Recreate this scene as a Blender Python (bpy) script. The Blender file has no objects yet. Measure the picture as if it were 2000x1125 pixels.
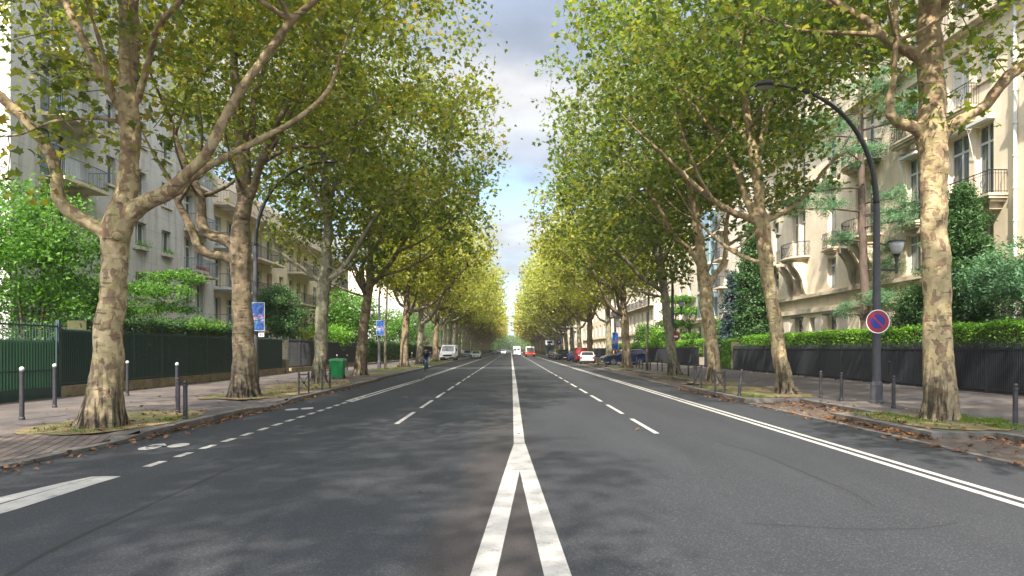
import bpy, math, random
import numpy as np
from mathutils import Vector, noise
R = math.radians
random.seed(7); RNG = np.random.default_rng(11)
C = bpy.context.scene.collection
scene = bpy.context.scene

# ------------------------------------------------------------------ camera, world, sun, exposure
FPX, VX, VY, EYE = 1333.0, 998.0, 682.0, 1.75      # 24 mm lens, level camera, risen lens
cam_d = bpy.data.cameras.new('camera'); cam_d.lens = 24.0; cam_d.sensor_width = 36.0
cam_d.shift_y = (VY - 562.5) / 2000.0; cam_d.shift_x = (1000.0 - VX) / 2000.0
cam_d.clip_end = 3000; cam_d.clip_start = 0.1
cam = bpy.data.objects.new('camera', cam_d); C.objects.link(cam)
cam.location = (0, 0, EYE); cam.rotation_euler = (R(90), 0, 0)
scene.camera = cam
scene.view_settings.view_transform = 'Standard'; scene.view_settings.look = 'None'
scene.view_settings.gamma = 1.0; scene.view_settings.use_curve_mapping = False
EXPOSURE = 1.36
scene.view_settings.exposure = EXPOSURE
scene.cycles.max_bounces = 8; scene.cycles.diffuse_bounces = 4; scene.cycles.transmission_bounces = 5
scene.cycles.transparent_max_bounces = 4; scene.cycles.volume_bounces = 0; scene.cycles.use_denoising = True
scene.cycles.caustics_reflective = False; scene.cycles.caustics_refractive = False

SUN_ELEV = R(47.0); SUN_DIR_XY = Vector((-0.30, -0.954)).normalized()    # towards the sun: behind the camera, slightly to the left
sun_vec = Vector((SUN_DIR_XY.x * math.cos(SUN_ELEV), SUN_DIR_XY.y * math.cos(SUN_ELEV), math.sin(SUN_ELEV)))
world = bpy.data.worlds.new('World'); scene.world = world; world.use_nodes = True
wn = world.node_tree; wn.nodes.clear()
def WN(t, **k):
    n = wn.nodes.new(t)
    for a, b in k.items(): setattr(n, a, b)
    return n
wo = WN('ShaderNodeOutputWorld'); bg = WN('ShaderNodeBackground'); bg.inputs['Strength'].default_value = 0.15
sky = WN('ShaderNodeTexSky', sky_type='NISHITA', sun_disc=False, sun_elevation=SUN_ELEV,
         sun_rotation=math.atan2(SUN_DIR_XY.x, SUN_DIR_XY.y), air_density=1.0, dust_density=1.2, ozone_density=1.5)
tc = WN('ShaderNodeTexCoord'); sep = WN('ShaderNodeSeparateXYZ'); wn.links.new(tc.outputs['Generated'], sep.inputs[0])
def wmath(op, a, b=None, clamp=False):
    n = WN('ShaderNodeMath', operation=op, use_clamp=clamp)
    for i, x in enumerate((a, b)):
        if x is None: continue
        if isinstance(x, (int, float)): n.inputs[i].default_value = x
        else: wn.links.new(x, n.inputs[i])
    return n.outputs[0]
zz = wmath('ADD', wmath('MAXIMUM', sep.outputs[2], 0.0), 0.16)
cmb = WN('ShaderNodeCombineXYZ')
wn.links.new(wmath('DIVIDE', sep.outputs[0], zz), cmb.inputs[0]); wn.links.new(wmath('DIVIDE', sep.outputs[1], zz), cmb.inputs[1])
n1 = WN('ShaderNodeTexNoise'); n1.inputs['Scale'].default_value = 1.35; n1.inputs['Detail'].default_value = 7; n1.inputs['Roughness'].default_value = 0.55
n2 = WN('ShaderNodeTexNoise'); n2.inputs['Scale'].default_value = 3.4; n2.inputs['Detail'].default_value = 5
mp = WN('ShaderNodeMapping'); mp.inputs['Location'].default_value = (3.1, 0.42, 0); wn.links.new(cmb.outputs[0], mp.inputs[0])
wn.links.new(mp.outputs[0], n1.inputs['Vector']); wn.links.new(mp.outputs[0], n2.inputs['Vector'])
elev = wmath('ADD', sep.outputs[2], wmath('MULTIPLY', wmath('SUBTRACT', n1.outputs['Fac'], 0.5), 0.17))
rampc = WN('ShaderNodeValToRGB'); cr = rampc.color_ramp                       # cloud cover by height above the horizon
wn.links.new(elev, rampc.inputs[0])
cr.elements[0].position = 0.0; cr.elements[0].color = (.75,.75,.75,1)
cr.elements[1].position = 1.0; cr.elements[1].color = (.85,.85,.85,1)
for p_, v_ in ((0.10,.62),(0.15,.95),(0.175,.92),(0.195,.25),(0.225,.22),(0.25,.88),(0.34,1.0),(0.40,.92),(0.46,.85),(0.60,.75)):
    e = cr.elements.new(p_); e.color = (v_,)*3 + (1,)
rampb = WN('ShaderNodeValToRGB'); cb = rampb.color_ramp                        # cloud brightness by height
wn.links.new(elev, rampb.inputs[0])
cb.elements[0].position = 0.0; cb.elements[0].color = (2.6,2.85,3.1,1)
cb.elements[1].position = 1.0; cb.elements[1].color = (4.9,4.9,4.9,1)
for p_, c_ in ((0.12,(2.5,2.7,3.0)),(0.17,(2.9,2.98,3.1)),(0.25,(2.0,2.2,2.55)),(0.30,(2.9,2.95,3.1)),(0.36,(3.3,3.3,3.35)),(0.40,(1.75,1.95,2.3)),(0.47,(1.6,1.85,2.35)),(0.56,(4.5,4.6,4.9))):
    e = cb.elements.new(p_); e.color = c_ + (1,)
br = wmath('ADD', 0.40, wmath('MULTIPLY', n2.outputs['Fac'], 1.10))
cmul = WN('ShaderNodeMixRGB', blend_type='MULTIPLY'); cmul.inputs[0].default_value = 1.0
wn.links.new(rampb.outputs[0], cmul.inputs[1]); wn.links.new(br, cmul.inputs[2])
mixs = WN('ShaderNodeMixRGB'); wn.links.new(rampc.outputs[0], mixs.inputs[0])
wn.links.new(sky.outputs[0], mixs.inputs[1]); wn.links.new(cmul.outputs[0], mixs.inputs[2])
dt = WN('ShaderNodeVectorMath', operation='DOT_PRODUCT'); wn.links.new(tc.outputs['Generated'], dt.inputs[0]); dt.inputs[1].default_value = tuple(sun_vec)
glow = wmath('ADD', wmath('MULTIPLY', wmath('POWER', wmath('MAXIMUM', dt.outputs['Value'], 0.0), 1.2), 1.9), 0.80)      # sky is brighter round the sun; raised there as added fill for facades and foliage
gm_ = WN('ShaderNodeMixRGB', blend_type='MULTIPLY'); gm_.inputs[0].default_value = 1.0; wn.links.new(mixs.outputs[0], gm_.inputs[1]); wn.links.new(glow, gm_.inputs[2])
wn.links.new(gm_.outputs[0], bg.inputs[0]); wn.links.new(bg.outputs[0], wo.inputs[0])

sd = bpy.data.lights.new('sun', 'SUN'); sd.energy = 4.7; sd.angle = R(0.8); sd.color = (1.0, 0.93, 0.82)
so = bpy.data.objects.new('sun', sd); C.objects.link(so)
so.rotation_euler = (-sun_vec).to_track_quat('-Z', 'Y').to_euler(); so.location = (-20, -20, 40)

def P(px, py, Y):  return Vector(((px - VX) / FPX * Y, Y, EYE - (py - VY) / FPX * Y))
def G(px, py, z=0.0):
    Y = FPX * (EYE - z) / (py - VY); return Vector(((px - VX) / FPX * Y, Y, z))

# ------------------------------------------------------------------ mesh helpers
class MB:
    def __init__(s): s.v = []; s.f = []; s.m = []
    def add(s, vs, fs, m=0):
        o = len(s.v); s.v += [tuple(p) for p in vs]; s.f += [tuple(i + o for i in f) for f in fs]; s.m += [m] * len(fs); return s
    def box(s, x0, x1, y0, y1, z0, z1, m=0):
        if x0 > x1: x0, x1 = x1, x0
        if y0 > y1: y0, y1 = y1, y0
        return s.add([(x0,y0,z0),(x1,y0,z0),(x1,y1,z0),(x0,y1,z0),(x0,y0,z1),(x1,y0,z1),(x1,y1,z1),(x0,y1,z1)],
                     [(0,3,2,1),(4,5,6,7),(0,1,5,4),(1,2,6,5),(2,3,7,6),(3,0,4,7)], m)
    def poly(s, pts, m=0): return s.add(pts, [tuple(range(len(pts)))], m)
    def bar(s, a, b, w, m=0, n=4):
        return s.tube([a, b], [w, w], n, m)
    def tube(s, path, rad, n=8, m=0, cap=True, lobes=None, jit=0.0):
        path = [Vector(p) for p in path]; vs = []; fs = []; k = len(path)
        if isinstance(rad, (int, float)): rad = [rad] * k
        t = (path[1] - path[0]).normalized()
        u = t.orthogonal().normalized() if abs(t.z) < 0.95 else Vector((1, 0, 0)); u = (u - t * u.dot(t)).normalized()
        for i, p in enumerate(path):
            t = (path[min(i+1, k-1)] - path[max(i-1, 0)]).normalized()
            u = (u - t * u.dot(t)).normalized(); w = t.cross(u)
            for j in range(n):
                a = 2 * math.pi * (j + (0.5 if n == 4 else 0)) / n
                r = rad[i]
                if lobes: r *= lobes(i / (k - 1), a)
                if jit: r *= 1 + random.uniform(-jit, jit)
                vs.append(p + u * math.cos(a) * r + w * math.sin(a) * r)
        for i in range(k - 1):
            for j in range(n): fs.append((i*n+j, i*n+(j+1) % n, (i+1)*n+(j+1) % n, (i+1)*n+j))
        if cap: fs += [tuple(range(n-1, -1, -1)), tuple((k-1)*n+j for j in range(n))]
        return s.add(vs, fs, m)
    def lathe(s, c, prof, n=16, m=0):
        vs = []; fs = []; k = len(prof)
        for r, z in prof:
            for j in range(n): vs.append((c[0] + r*math.cos(2*math.pi*j/n), c[1] + r*math.sin(2*math.pi*j/n), c[2] + z))
        for i in range(k - 1):
            for j in range(n): fs.append((i*n+j, i*n+(j+1) % n, (i+1)*n+(j+1) % n, (i+1)*n+j))
        fs += [tuple(range(n-1, -1, -1)), tuple((k-1)*n+j for j in range(n))]
        return s.add(vs, fs, m)
    def prism(s, prof, wfun, m=0):
        """side profile [(y, z)] closed, half width wfun(z)"""
        n = len(prof); vs = [(wfun(z), y, z) for y, z in prof] + [(-wfun(z), y, z) for y, z in prof]
        fs = [tuple(range(n)), tuple(range(2*n-1, n-1, -1))] + [(i, i+n, (i+1) % n + n, (i+1) % n) for i in range(n)]
        return s.add(vs, fs, m)
    def disc(s, c, r, axis='y', n=24, m=0, r0=0.0, sgn=-1):
        pts = []
        for j in range(n):
            a = 2*math.pi*j/n
            pts.append((c[0]+r*math.cos(a), c[1], c[2]+r*math.sin(a)))
        return s.poly(pts if sgn < 0 else pts[::-1], m)
    def mesh(s, name, mats, smooth=False, org=(0, 0, 0)):
        me = bpy.data.meshes.new(name)
        V = np.array(s.v, dtype=np.float64) - np.array(org)
        me.from_pydata(V.tolist(), [], s.f)
        for mt in (mats if isinstance(mats, (list, tuple)) else [mats]): me.materials.append(mt)
        if any(s.m): me.polygons.foreach_set('material_index', s.m)
        if smooth: me.polygons.foreach_set('use_smooth', [True] * len(s.f))
        me.update(); return me
    def build(s, name, mats, parent=None, smooth=False, world=True, bevel=0):
        org = parent.location if (parent is not None and world) else (0, 0, 0)
        if parent is not None and world and parent.parent is not None: org = Vector(org) + parent.parent.location
        o = bpy.data.objects.new(name, s.mesh(name, mats, smooth, org)); C.objects.link(o); o.parent = parent
        if bevel:
            b = o.modifiers.new('bevel', 'BEVEL'); b.width = bevel; b.segments = 2; b.limit_method = 'ANGLE'; b.angle_limit = R(35)
        return o
def obj(name, me, parent=None, loc=(0, 0, 0), rz=0):
    o = bpy.data.objects.new(name, me); C.objects.link(o); o.parent = parent; o.location = loc; o.rotation_euler = (0, 0, rz); return o
def thing(name, label, cat, loc=(0, 0, 0), rz=0, group=None):
    o = bpy.data.objects.new(name, None); C.objects.link(o); o.location = loc; o.rotation_euler = (0, 0, rz)
    o.empty_display_size = 0.2
    return tag(o, label, cat, group)
def tag(o, label, cat, group=None, kind=None):
    o['label'] = label; o['category'] = cat
    if group: o['group'] = group
    if kind: o['kind'] = kind
    return o
def struct(mb, name, mats, smooth=False):
    o = mb.build(name, mats, smooth=smooth); o['kind'] = 'structure'; return o
def dup(root, loc, label, rz=None, group=None):
    r = root.copy(); C.objects.link(r); r.location = loc; r['label'] = label
    if rz is not None: r.rotation_euler = (0, 0, rz)
    if group: r['group'] = group
    for ch in [o for o in KIDS(root)]:
        c = ch.copy(); C.objects.link(c); c.parent = r
        for g in KIDS(ch):
            d = g.copy(); C.objects.link(d); d.parent = c
    return r
def KIDS(o): return list(o.children)
ORD = ['zeroth','first','second','third','fourth','fifth','sixth','seventh','eighth','ninth','tenth','eleventh','twelfth','thirteenth','fourteenth','fifteenth','sixteenth','seventeenth','eighteenth','nineteenth','twentieth']
def ordn(n):
    if n <= 20: return ORD[n]
    tens = {2:'twenty',3:'thirty',4:'forty'}
    return (tens[n//10] + '-' + ORD[n % 10]) if n % 10 else {30:'thirtieth',40:'fortieth'}[n]

# ------------------------------------------------------------------ materials
def new_mat(name):
    m = bpy.data.materials.new(name); m.use_nodes = True; nt = m.node_tree; nt.nodes.clear()
    out = nt.nodes.new('ShaderNodeOutputMaterial'); b = nt.nodes.new('ShaderNodeBsdfPrincipled')
    nt.links.new(b.outputs[0], out.inputs[0]); return m, nt, b, out
def nd(nt, t, ins=None, **k):
    n = nt.nodes.new(t)
    for a, b in k.items(): setattr(n, a, b)
    for a, b in (ins or {}).items():
        if hasattr(b, 'links') or isinstance(b, bpy.types.NodeSocket): nt.links.new(b, n.inputs[a])
        else: n.inputs[a].default_value = b
    return n
def rgba(c): return (c[0], c[1], c[2], 1)
def pos(nt, space='world'):
    if space == 'world': return nd(nt, 'ShaderNodeNewGeometry').outputs['Position']
    return nd(nt, 'ShaderNodeTexCoord').outputs['Object']
def ramp(nt, fac, stops):
    r = nd(nt, 'ShaderNodeValToRGB', {'Fac': fac}); e = r.color_ramp.elements
    e[0].position, e[0].color = stops[0][0], rgba(stops[0][1]); e[1].position, e[1].color = stops[-1][0], rgba(stops[-1][1])
    for p_, c_ in stops[1:-1]:
        x = e.new(p_); x.color = rgba(c_)
    return r.outputs[0]
def noisy(name, c1, c2, scale=4, rough=0.8, bump=0.0, bscale=None, detail=6, space='world', metallic=0, spec=0.3, stretch=None, c3=None, c3scale=0.6):
    m, nt, b, out = new_mat(name); v = pos(nt, space)
    if stretch: v = nd(nt, 'ShaderNodeMapping', {'Vector': v, 'Scale': stretch}).outputs[0]
    n = nd(nt, 'ShaderNodeTexNoise', {'Vector': v, 'Scale': scale, 'Detail': detail, 'Roughness': 0.6})
    col = ramp(nt, n.outputs['Fac'], [(0.3, c1), (0.7, c2)])
    if c3:
        n3 = nd(nt, 'ShaderNodeTexNoise', {'Vector': v, 'Scale': c3scale, 'Detail': 4})
        f = nd(nt, 'ShaderNodeMapRange', {'Value': n3.outputs['Fac'], 'From Min': 0.45, 'From Max': 0.65})
        col = nd(nt, 'ShaderNodeMixRGB', {'Fac': f.outputs[0], 'Color1': col, 'Color2': rgba(c3)}).outputs[0]
    nt.links.new(col, b.inputs['Base Color']); b.inputs['Roughness'].default_value = rough
    b.inputs['Metallic'].default_value = metallic; b.inputs['Specular IOR Level'].default_value = spec
    if bump:
        nb = nd(nt, 'ShaderNodeTexNoise', {'Vector': v, 'Scale': bscale or scale * 4, 'Detail': 4})
        bp = nd(nt, 'ShaderNodeBump', {'Height': nb.outputs['Fac'], 'Strength': bump, 'Distance': 0.02}); nt.links.new(bp.outputs[0], b.inputs['Normal'])
    return m
def plain(name, c, rough=0.5, metallic=0, spec=0.5, coat=0):
    m, nt, b, out = new_mat(name); v = pos(nt, 'object')
    n = nd(nt, 'ShaderNodeTexNoise', {'Vector': v, 'Scale': 6.0, 'Detail': 3})
    col = ramp(nt, n.outputs['Fac'], [(0.3, tuple(x*.92 for x in c)), (0.7, tuple(min(1, x*1.06) for x in c))])
    nt.links.new(col, b.inputs['Base Color']); b.inputs['Roughness'].default_value = rough; b.inputs['Metallic'].default_value = metallic
    b.inputs['Specular IOR Level'].default_value = spec; b.inputs['Coat Weight'].default_value = coat
    return m
def leaf_mat(name, cols, trans=0.45, tcol=(1.9, 1.75, .75), patch=0.25):
    """per-leaf random colour, translucent"""
    m, nt, b, out = new_mat(name)
    g = nd(nt, 'ShaderNodeNewGeometry')
    n = nd(nt, 'ShaderNodeTexNoise', {'Vector': g.outputs['Position'], 'Scale': 0.55, 'Detail': 3})
    f = nd(nt, 'ShaderNodeMath', {0: g.outputs['Random Per Island'], 1: 1 - patch}, operation='MULTIPLY')
    n2_ = nd(nt, 'ShaderNodeMapRange', {'Value': n.outputs['Fac'], 'From Min': 0.35, 'From Max': 0.65, 'To Min': 0, 'To Max': patch})
    f2 = nd(nt, 'ShaderNodeMath', {0: f.outputs[0], 1: n2_.outputs[0]}, operation='ADD')
    k = len(cols); col = ramp(nt, f2.outputs[0], [(i / (k - 1), c) for i, c in enumerate(cols)])
    nt.links.new(col, b.inputs['Base Color']); b.inputs['Roughness'].default_value = 0.55; b.inputs['Specular IOR Level'].default_value = 0.28
    tm = nd(nt, 'ShaderNodeMixRGB', {'Fac': 1.0, 'Color1': col, 'Color2': rgba(tcol)}, blend_type='MULTIPLY')
    tr = nd(nt, 'ShaderNodeBsdfTranslucent', {'Color': tm.outputs[0]})
    mx = nd(nt, 'ShaderNodeMixShader', {0: trans, 1: b.outputs[0], 2: tr.outputs[0]}); nt.links.new(mx.outputs[0], out.inputs[0])
    return m
def bark_mat(name, brown, cream, olive, crease=0.5, cover=0.5):
    m, nt, b, out = new_mat(name); v = pos(nt, 'object')
    vs_ = nd(nt, 'ShaderNodeMapping', {'Vector': v, 'Scale': (1, 1, 0.62)}).outputs[0]
    w = nd(nt, 'ShaderNodeTexNoise', {'Vector': vs_, 'Scale': 5.0, 'Detail': 5})
    vd = nd(nt, 'ShaderNodeMixRGB', {'Fac': 0.30, 'Color1': vs_, 'Color2': w.outputs['Color']}, blend_type='ADD').outputs[0]
    vo = nd(nt, 'ShaderNodeTexVoronoi', {'Vector': vd, 'Scale': 9.5})
    big = nd(nt, 'ShaderNodeTexNoise', {'Vector': vs_, 'Scale': 2.6, 'Detail': 9, 'Roughness': 0.7})
    f = nd(nt, 'ShaderNodeSeparateColor', {'Color': vo.outputs['Color']})
    s_ = nd(nt, 'ShaderNodeMath', {0: nd(nt, 'ShaderNodeMath', {0: f.outputs[0], 1: 0.62}, operation='MULTIPLY').outputs[0], 1: nd(nt, 'ShaderNodeMath', {0: big.outputs['Fac'], 1: 1.38}, operation='MULTIPLY').outputs[0]}, operation='ADD')
    fac = nd(nt, 'ShaderNodeMath', {0: s_.outputs[0], 1: 0.5}, operation='MULTIPLY')
    col = ramp(nt, fac.outputs[0], [(0.22, brown), (0.40, tuple(x*.9 for x in brown)), (0.46, olive), (0.56, tuple((a+b_)/2 for a, b_ in zip(olive, cream))), (0.66, cream), (0.8, tuple(min(1, x*1.15) for x in cream))])
    big2 = nd(nt, 'ShaderNodeTexNoise', {'Vector': v, 'Scale': 0.9, 'Detail': 3})
    bf = nd(nt, 'ShaderNodeMapRange', {'Value': big2.outputs['Fac'], 'From Min': 0.4, 'From Max': 0.62, 'To Min': 0, 'To Max': 1 - cover})
    col = nd(nt, 'ShaderNodeMixRGB', {'Fac': bf.outputs[0], 'Color1': col, 'Color2': rgba(brown)}).outputs[0]
    # old rough bark near the foot, browner bark high up
    sp = nd(nt, 'ShaderNodeSeparateXYZ', {'Vector': v})
    uz = nd(nt, 'ShaderNodeMapRange', {'Value': sp.outputs[2], 'From Min': 5.0, 'From Max': 8.5, 'To Min': 0, 'To Max': 0.62})
    col = nd(nt, 'ShaderNodeMixRGB', {'Fac': uz.outputs[0], 'Color1': col, 'Color2': rgba(tuple(a*.62+b_*.12 for a, b_ in zip(brown, olive)))}).outputs[0]
    hz = nd(nt, 'ShaderNodeMapRange', {'Value': sp.outputs[2], 'From Min': 0.25, 'From Max': 1.6, 'To Min': 1, 'To Max': 0})
    fn = nd(nt, 'ShaderNodeTexNoise', {'Vector': v, 'Scale': 9.0, 'Detail': 5})
    fc = ramp(nt, fn.outputs['Fac'], [(0.35, (.045,.036,.026)), (0.55, (.16,.125,.09)), (0.7, (.23,.20,.14))])
    hf = nd(nt, 'ShaderNodeMath', {0: hz.outputs[0], 1: 0.7}, operation='MULTIPLY')
    col = nd(nt, 'ShaderNodeMixRGB', {'Fac': hf.outputs[0], 'Color1': col, 'Color2': fc}).outputs[0]
    # horizontal creases
    cv = nd(nt, 'ShaderNodeMapping', {'Vector': v, 'Scale': (2.4, 2.4, 13.0)}).outputs[0]
    cn = nd(nt, 'ShaderNodeTexNoise', {'Vector': cv, 'Scale': 1.1, 'Detail': 4, 'Roughness': 0.65})
    cf = nd(nt, 'ShaderNodeMapRange', {'Value': cn.outputs['Fac'], 'From Min': 0.30, 'From Max': 0.42, 'To Min': crease, 'To Max': 0})
    col = nd(nt, 'ShaderNodeMixRGB', {'Fac': cf.outputs[0], 'Color1': col, 'Color2': (.05,.038,.028,1)}).outputs[0]
    # vertical fissures low down
    vv = nd(nt, 'ShaderNodeMapping', {'Vector': v, 'Scale': (9, 9, 1.0)}).outputs[0]
    vn = nd(nt, 'ShaderNodeTexNoise', {'Vector': vv, 'Scale': 1.0, 'Detail': 4})
    vf = nd(nt, 'ShaderNodeMapRange', {'Value': vn.outputs['Fac'], 'From Min': 0.42, 'From Max': 0.52, 'To Min': 0.95, 'To Max': 0})
    vf2 = nd(nt, 'ShaderNodeMath', {0: vf.outputs[0], 1: hz.outputs[0]}, operation='MULTIPLY')
    col = nd(nt, 'ShaderNodeMixRGB', {'Fac': vf2.outputs[0], 'Color1': col, 'Color2': (.022,.018,.015,1)}).outputs[0]
    nt.links.new(col, b.inputs['Base Color']); b.inputs['Roughness'].default_value = 0.9; b.inputs['Specular IOR Level'].default_value = 0.15
    hsum = nd(nt, 'ShaderNodeMath', {0: nd(nt, 'ShaderNodeMath', {0: cf.outputs[0], 1: -1.6}, operation='MULTIPLY').outputs[0], 1: fn.outputs['Fac']}, operation='ADD')
    hsum2 = nd(nt, 'ShaderNodeMath', {0: hsum.outputs[0], 1: nd(nt, 'ShaderNodeMath', {0: vf2.outputs[0], 1: -2.5}, operation='MULTIPLY').outputs[0]}, operation='ADD')
    hsum3 = nd(nt, 'ShaderNodeMath', {0: hsum2.outputs[0], 1: nd(nt, 'ShaderNodeMath', {0: fac.outputs[0], 1: -0.8}, operation='MULTIPLY').outputs[0]}, operation='ADD')
    bp = nd(nt, 'ShaderNodeBump', {'Height': hsum3.outputs[0], 'Strength': 0.8, 'Distance': 0.03}); nt.links.new(bp.outputs[0], b.inputs['Normal'])
    return m

M = {}
# --- asphalt
def asphalt(name, base, warm, worn=0.6):
    m, nt, b, out = new_mat(name); v = pos(nt)
    f = nd(nt, 'ShaderNodeTexNoise', {'Vector': v, 'Scale': 55.0, 'Detail': 3, 'Roughness': 0.8})
    g1 = nd(nt, 'ShaderNodeTexVoronoi', {'Vector': v, 'Scale': 85.0})
    bigv = nd(nt, 'ShaderNodeMapping', {'Vector': v, 'Scale': (0.9, 0.12, 1)}).outputs[0]
    big = nd(nt, 'ShaderNodeTexNoise', {'Vector': bigv, 'Scale': 1.0, 'Detail': 6, 'Roughness': 0.6})
    c0 = tuple(x * 0.58 for x in base); c1 = tuple(x * 1.45 for x in base)
    col = ramp(nt, f.outputs['Fac'], [(0.3, c0), (0.55, base), (0.75, c1)])
    bf = ramp(nt, big.outputs['Fac'], [(0.3, (.76,.77,.79)), (0.7, (1.24,1.22,1.18))])
    col = nd(nt, 'ShaderNodeMixRGB', {'Fac': 1.0, 'Color1': col, 'Color2': bf}, blend_type='MULTIPLY').outputs[0]
    gs = nd(nt, 'ShaderNodeSeparateColor', {'Color': g1.outputs['Color']})
    st = nd(nt, 'ShaderNodeMapRange', {'Value': gs.outputs[0], 'From Min': 0.80, 'From Max': 1.0, 'To Max': 0.4})
    col = nd(nt, 'ShaderNodeMixRGB', {'Fac': st.outputs[0], 'Color1': col, 'Color2': (.12,.115,.11,1)}).outputs[0]
    if worn:                                             # reddish worn strip left of the centre line and between the splitting lines
        sp = nd(nt, 'ShaderNodeSeparateXYZ', {'Vector': v})
        d = nd(nt, 'ShaderNodeMath', {0: sp.outputs[0], 1: 0.16}, operation='ADD')
        nw = nd(nt, 'ShaderNodeTexNoise', {'Vector': nd(nt, 'ShaderNodeMapping', {'Vector': v, 'Scale': (1.5, .35, 1)}).outputs[0], 'Scale': 1.6, 'Detail': 5})
        d2 = nd(nt, 'ShaderNodeMath', {0: d.outputs[0], 1: nd(nt, 'ShaderNodeMath', {0: nw.outputs['Fac'], 1: 0.5}, operation='SUBTRACT').outputs[0]}, operation='ADD')
        ab = nd(nt, 'ShaderNodeMath', {0: d2.outputs[0]}, operation='ABSOLUTE')
        wf = nd(nt, 'ShaderNodeMapRange', {'Value': ab.outputs[0], 'From Min': 0.30, 'From Max': 0.70, 'To Min': worn, 'To Max': 0})
        yf = nd(nt, 'ShaderNodeMapRange', {'Value': sp.outputs[1], 'From Min': 9.0, 'From Max': 22.0, 'To Min': 1, 'To Max': 0.25})
        wf2 = nd(nt, 'ShaderNodeMath', {0: wf.outputs[0], 1: yf.outputs[0]}, operation='MULTIPLY')
        wc = ramp(nt, f.outputs['Fac'], [(0.35, tuple(x*.7 for x in warm)), (0.7, tuple(x*1.6 for x in warm))])
        col = nd(nt, 'ShaderNodeMixRGB', {'Fac': wf2.outputs[0], 'Color1': col, 'Color2': wc}).outputs[0]
        # pale scuffs
        sc = nd(nt, 'ShaderNodeTexNoise', {'Vector': nd(nt, 'ShaderNodeMapping', {'Vector': v, 'Scale': (5, 1.2, 1)}).outputs[0], 'Scale': 2.2, 'Detail': 8, 'Roughness': 0.75})
        sf = nd(nt, 'ShaderNodeMapRange', {'Value': sc.outputs['Fac'], 'From Min': 0.70, 'From Max': 0.80, 'To Max': 0.5})
        col = nd(nt, 'ShaderNodeMixRGB', {'Fac': sf.outputs[0], 'Color1': col, 'Color2': (.2,.195,.185,1)}).outputs[0]
    nt.links.new(col, b.inputs['Base Color']); b.inputs['Roughness'].default_value = 0.82; b.inputs['Specular IOR Level'].default_value = 0.35
    bp = nd(nt, 'ShaderNodeBump', {'Height': f.outputs['Fac'], 'Strength': 0.55, 'Distance': 0.008}); nt.links.new(bp.outputs[0], b.inputs['Normal'])
    return m
M['asphalt'] = asphalt('asphalt', (.0235,.0262,.0312), (.042,.033,.029))
M['path'] = noisy('pavement_asphalt', (.060,.052,.050), (.098,.085,.080), 2.2, 0.9, 0.3, 60, c3=(.125,.10,.085), c3scale=0.5)
M['bay'] = noisy('bay_asphalt', (.07,.054,.044), (.12,.088,.068), 3.0, 0.9, 0.4, 70, c3=(.085,.07,.06), c3scale=0.8)
M['ground'] = noisy('garden_ground', (.045,.05,.02), (.09,.085,.04), 1.5, 1.0, 0.3)
M['soil'] = noisy('dry_soil', (.11,.082,.042), (.25,.19,.10), 5.0, 1.0, 0.8, 30, c3=(.11,.12,.035), c3scale=0.9)
M['kerb'] = noisy('granite_kerb', (.10,.09,.08), (.18,.165,.145), 6.0, 0.85, 0.3, 80, c3=(.09,.08,.065), c3scale=1.1)
def paint_mat():
    m, nt, b, out = new_mat('road_paint'); v = pos(nt)
    n = nd(nt, 'ShaderNodeTexNoise', {'Vector': v, 'Scale': 4.0, 'Detail': 8, 'Roughness': 0.7})
    f = nd(nt, 'ShaderNodeTexNoise', {'Vector': v, 'Scale': 60.0, 'Detail': 3})
    s_ = nd(nt, 'ShaderNodeMath', {0: n.outputs['Fac'], 1: nd(nt, 'ShaderNodeMath', {0: f.outputs['Fac'], 1: 0.35}, operation='MULTIPLY').outputs[0]}, operation='ADD')
    col = ramp(nt, s_.outputs[0], [(0.46, (.085,.08,.078)), (0.53, (.24,.23,.212)), (0.64, (.335,.32,.295)), (0.85, (.40,.38,.355))])
    nt.links.new(col, b.inputs['Base Color']); b.inputs['Roughness'].default_value = 0.7
    return m
M['paint'] = paint_mat()
def paver_mat():
    m, nt, b, out = new_mat('dark_pavers'); v = pos(nt)
    mp_ = nd(nt, 'ShaderNodeMapping', {'Vector': v, 'Rotation': (0, 0, R(72)), 'Scale': (1, 1, 1)}).outputs[0]
    br_ = nd(nt, 'ShaderNodeTexBrick', {'Vector': mp_, 'Color1': (.075,.06,.052,1), 'Color2': (.12,.092,.078,1), 'Mortar': (.018,.016,.014,1), 'Scale': 1.0,
            'Mortar Size': 0.014, 'Brick Width': 1.3, 'Row Height': 0.17, 'Bias': 0.0})
    n = nd(nt, 'ShaderNodeTexNoise', {'Vector': v, 'Scale': 1.8, 'Detail': 6})
    k = ramp(nt, n.outputs['Fac'], [(0.35, (.75,.75,.75)), (0.7, (1.35,1.25,1.15))])
    col = nd(nt, 'ShaderNodeMixRGB', {'Fac': 1.0, 'Color1': br_.outputs['Color'], 'Color2': k}, blend_type='MULTIPLY').outputs[0]
    nt.links.new(col, b.inputs['Base Color']); b.inputs['Roughness'].default_value = 0.85
    bp = nd(nt, 'ShaderNodeBump', {'Height': br_.outputs['Fac'], 'Strength': 0.6, 'Distance': -0.02}); nt.links.new(bp.outputs[0], b.inputs['Normal'])
    return m
M['paver'] = paver_mat()
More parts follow.
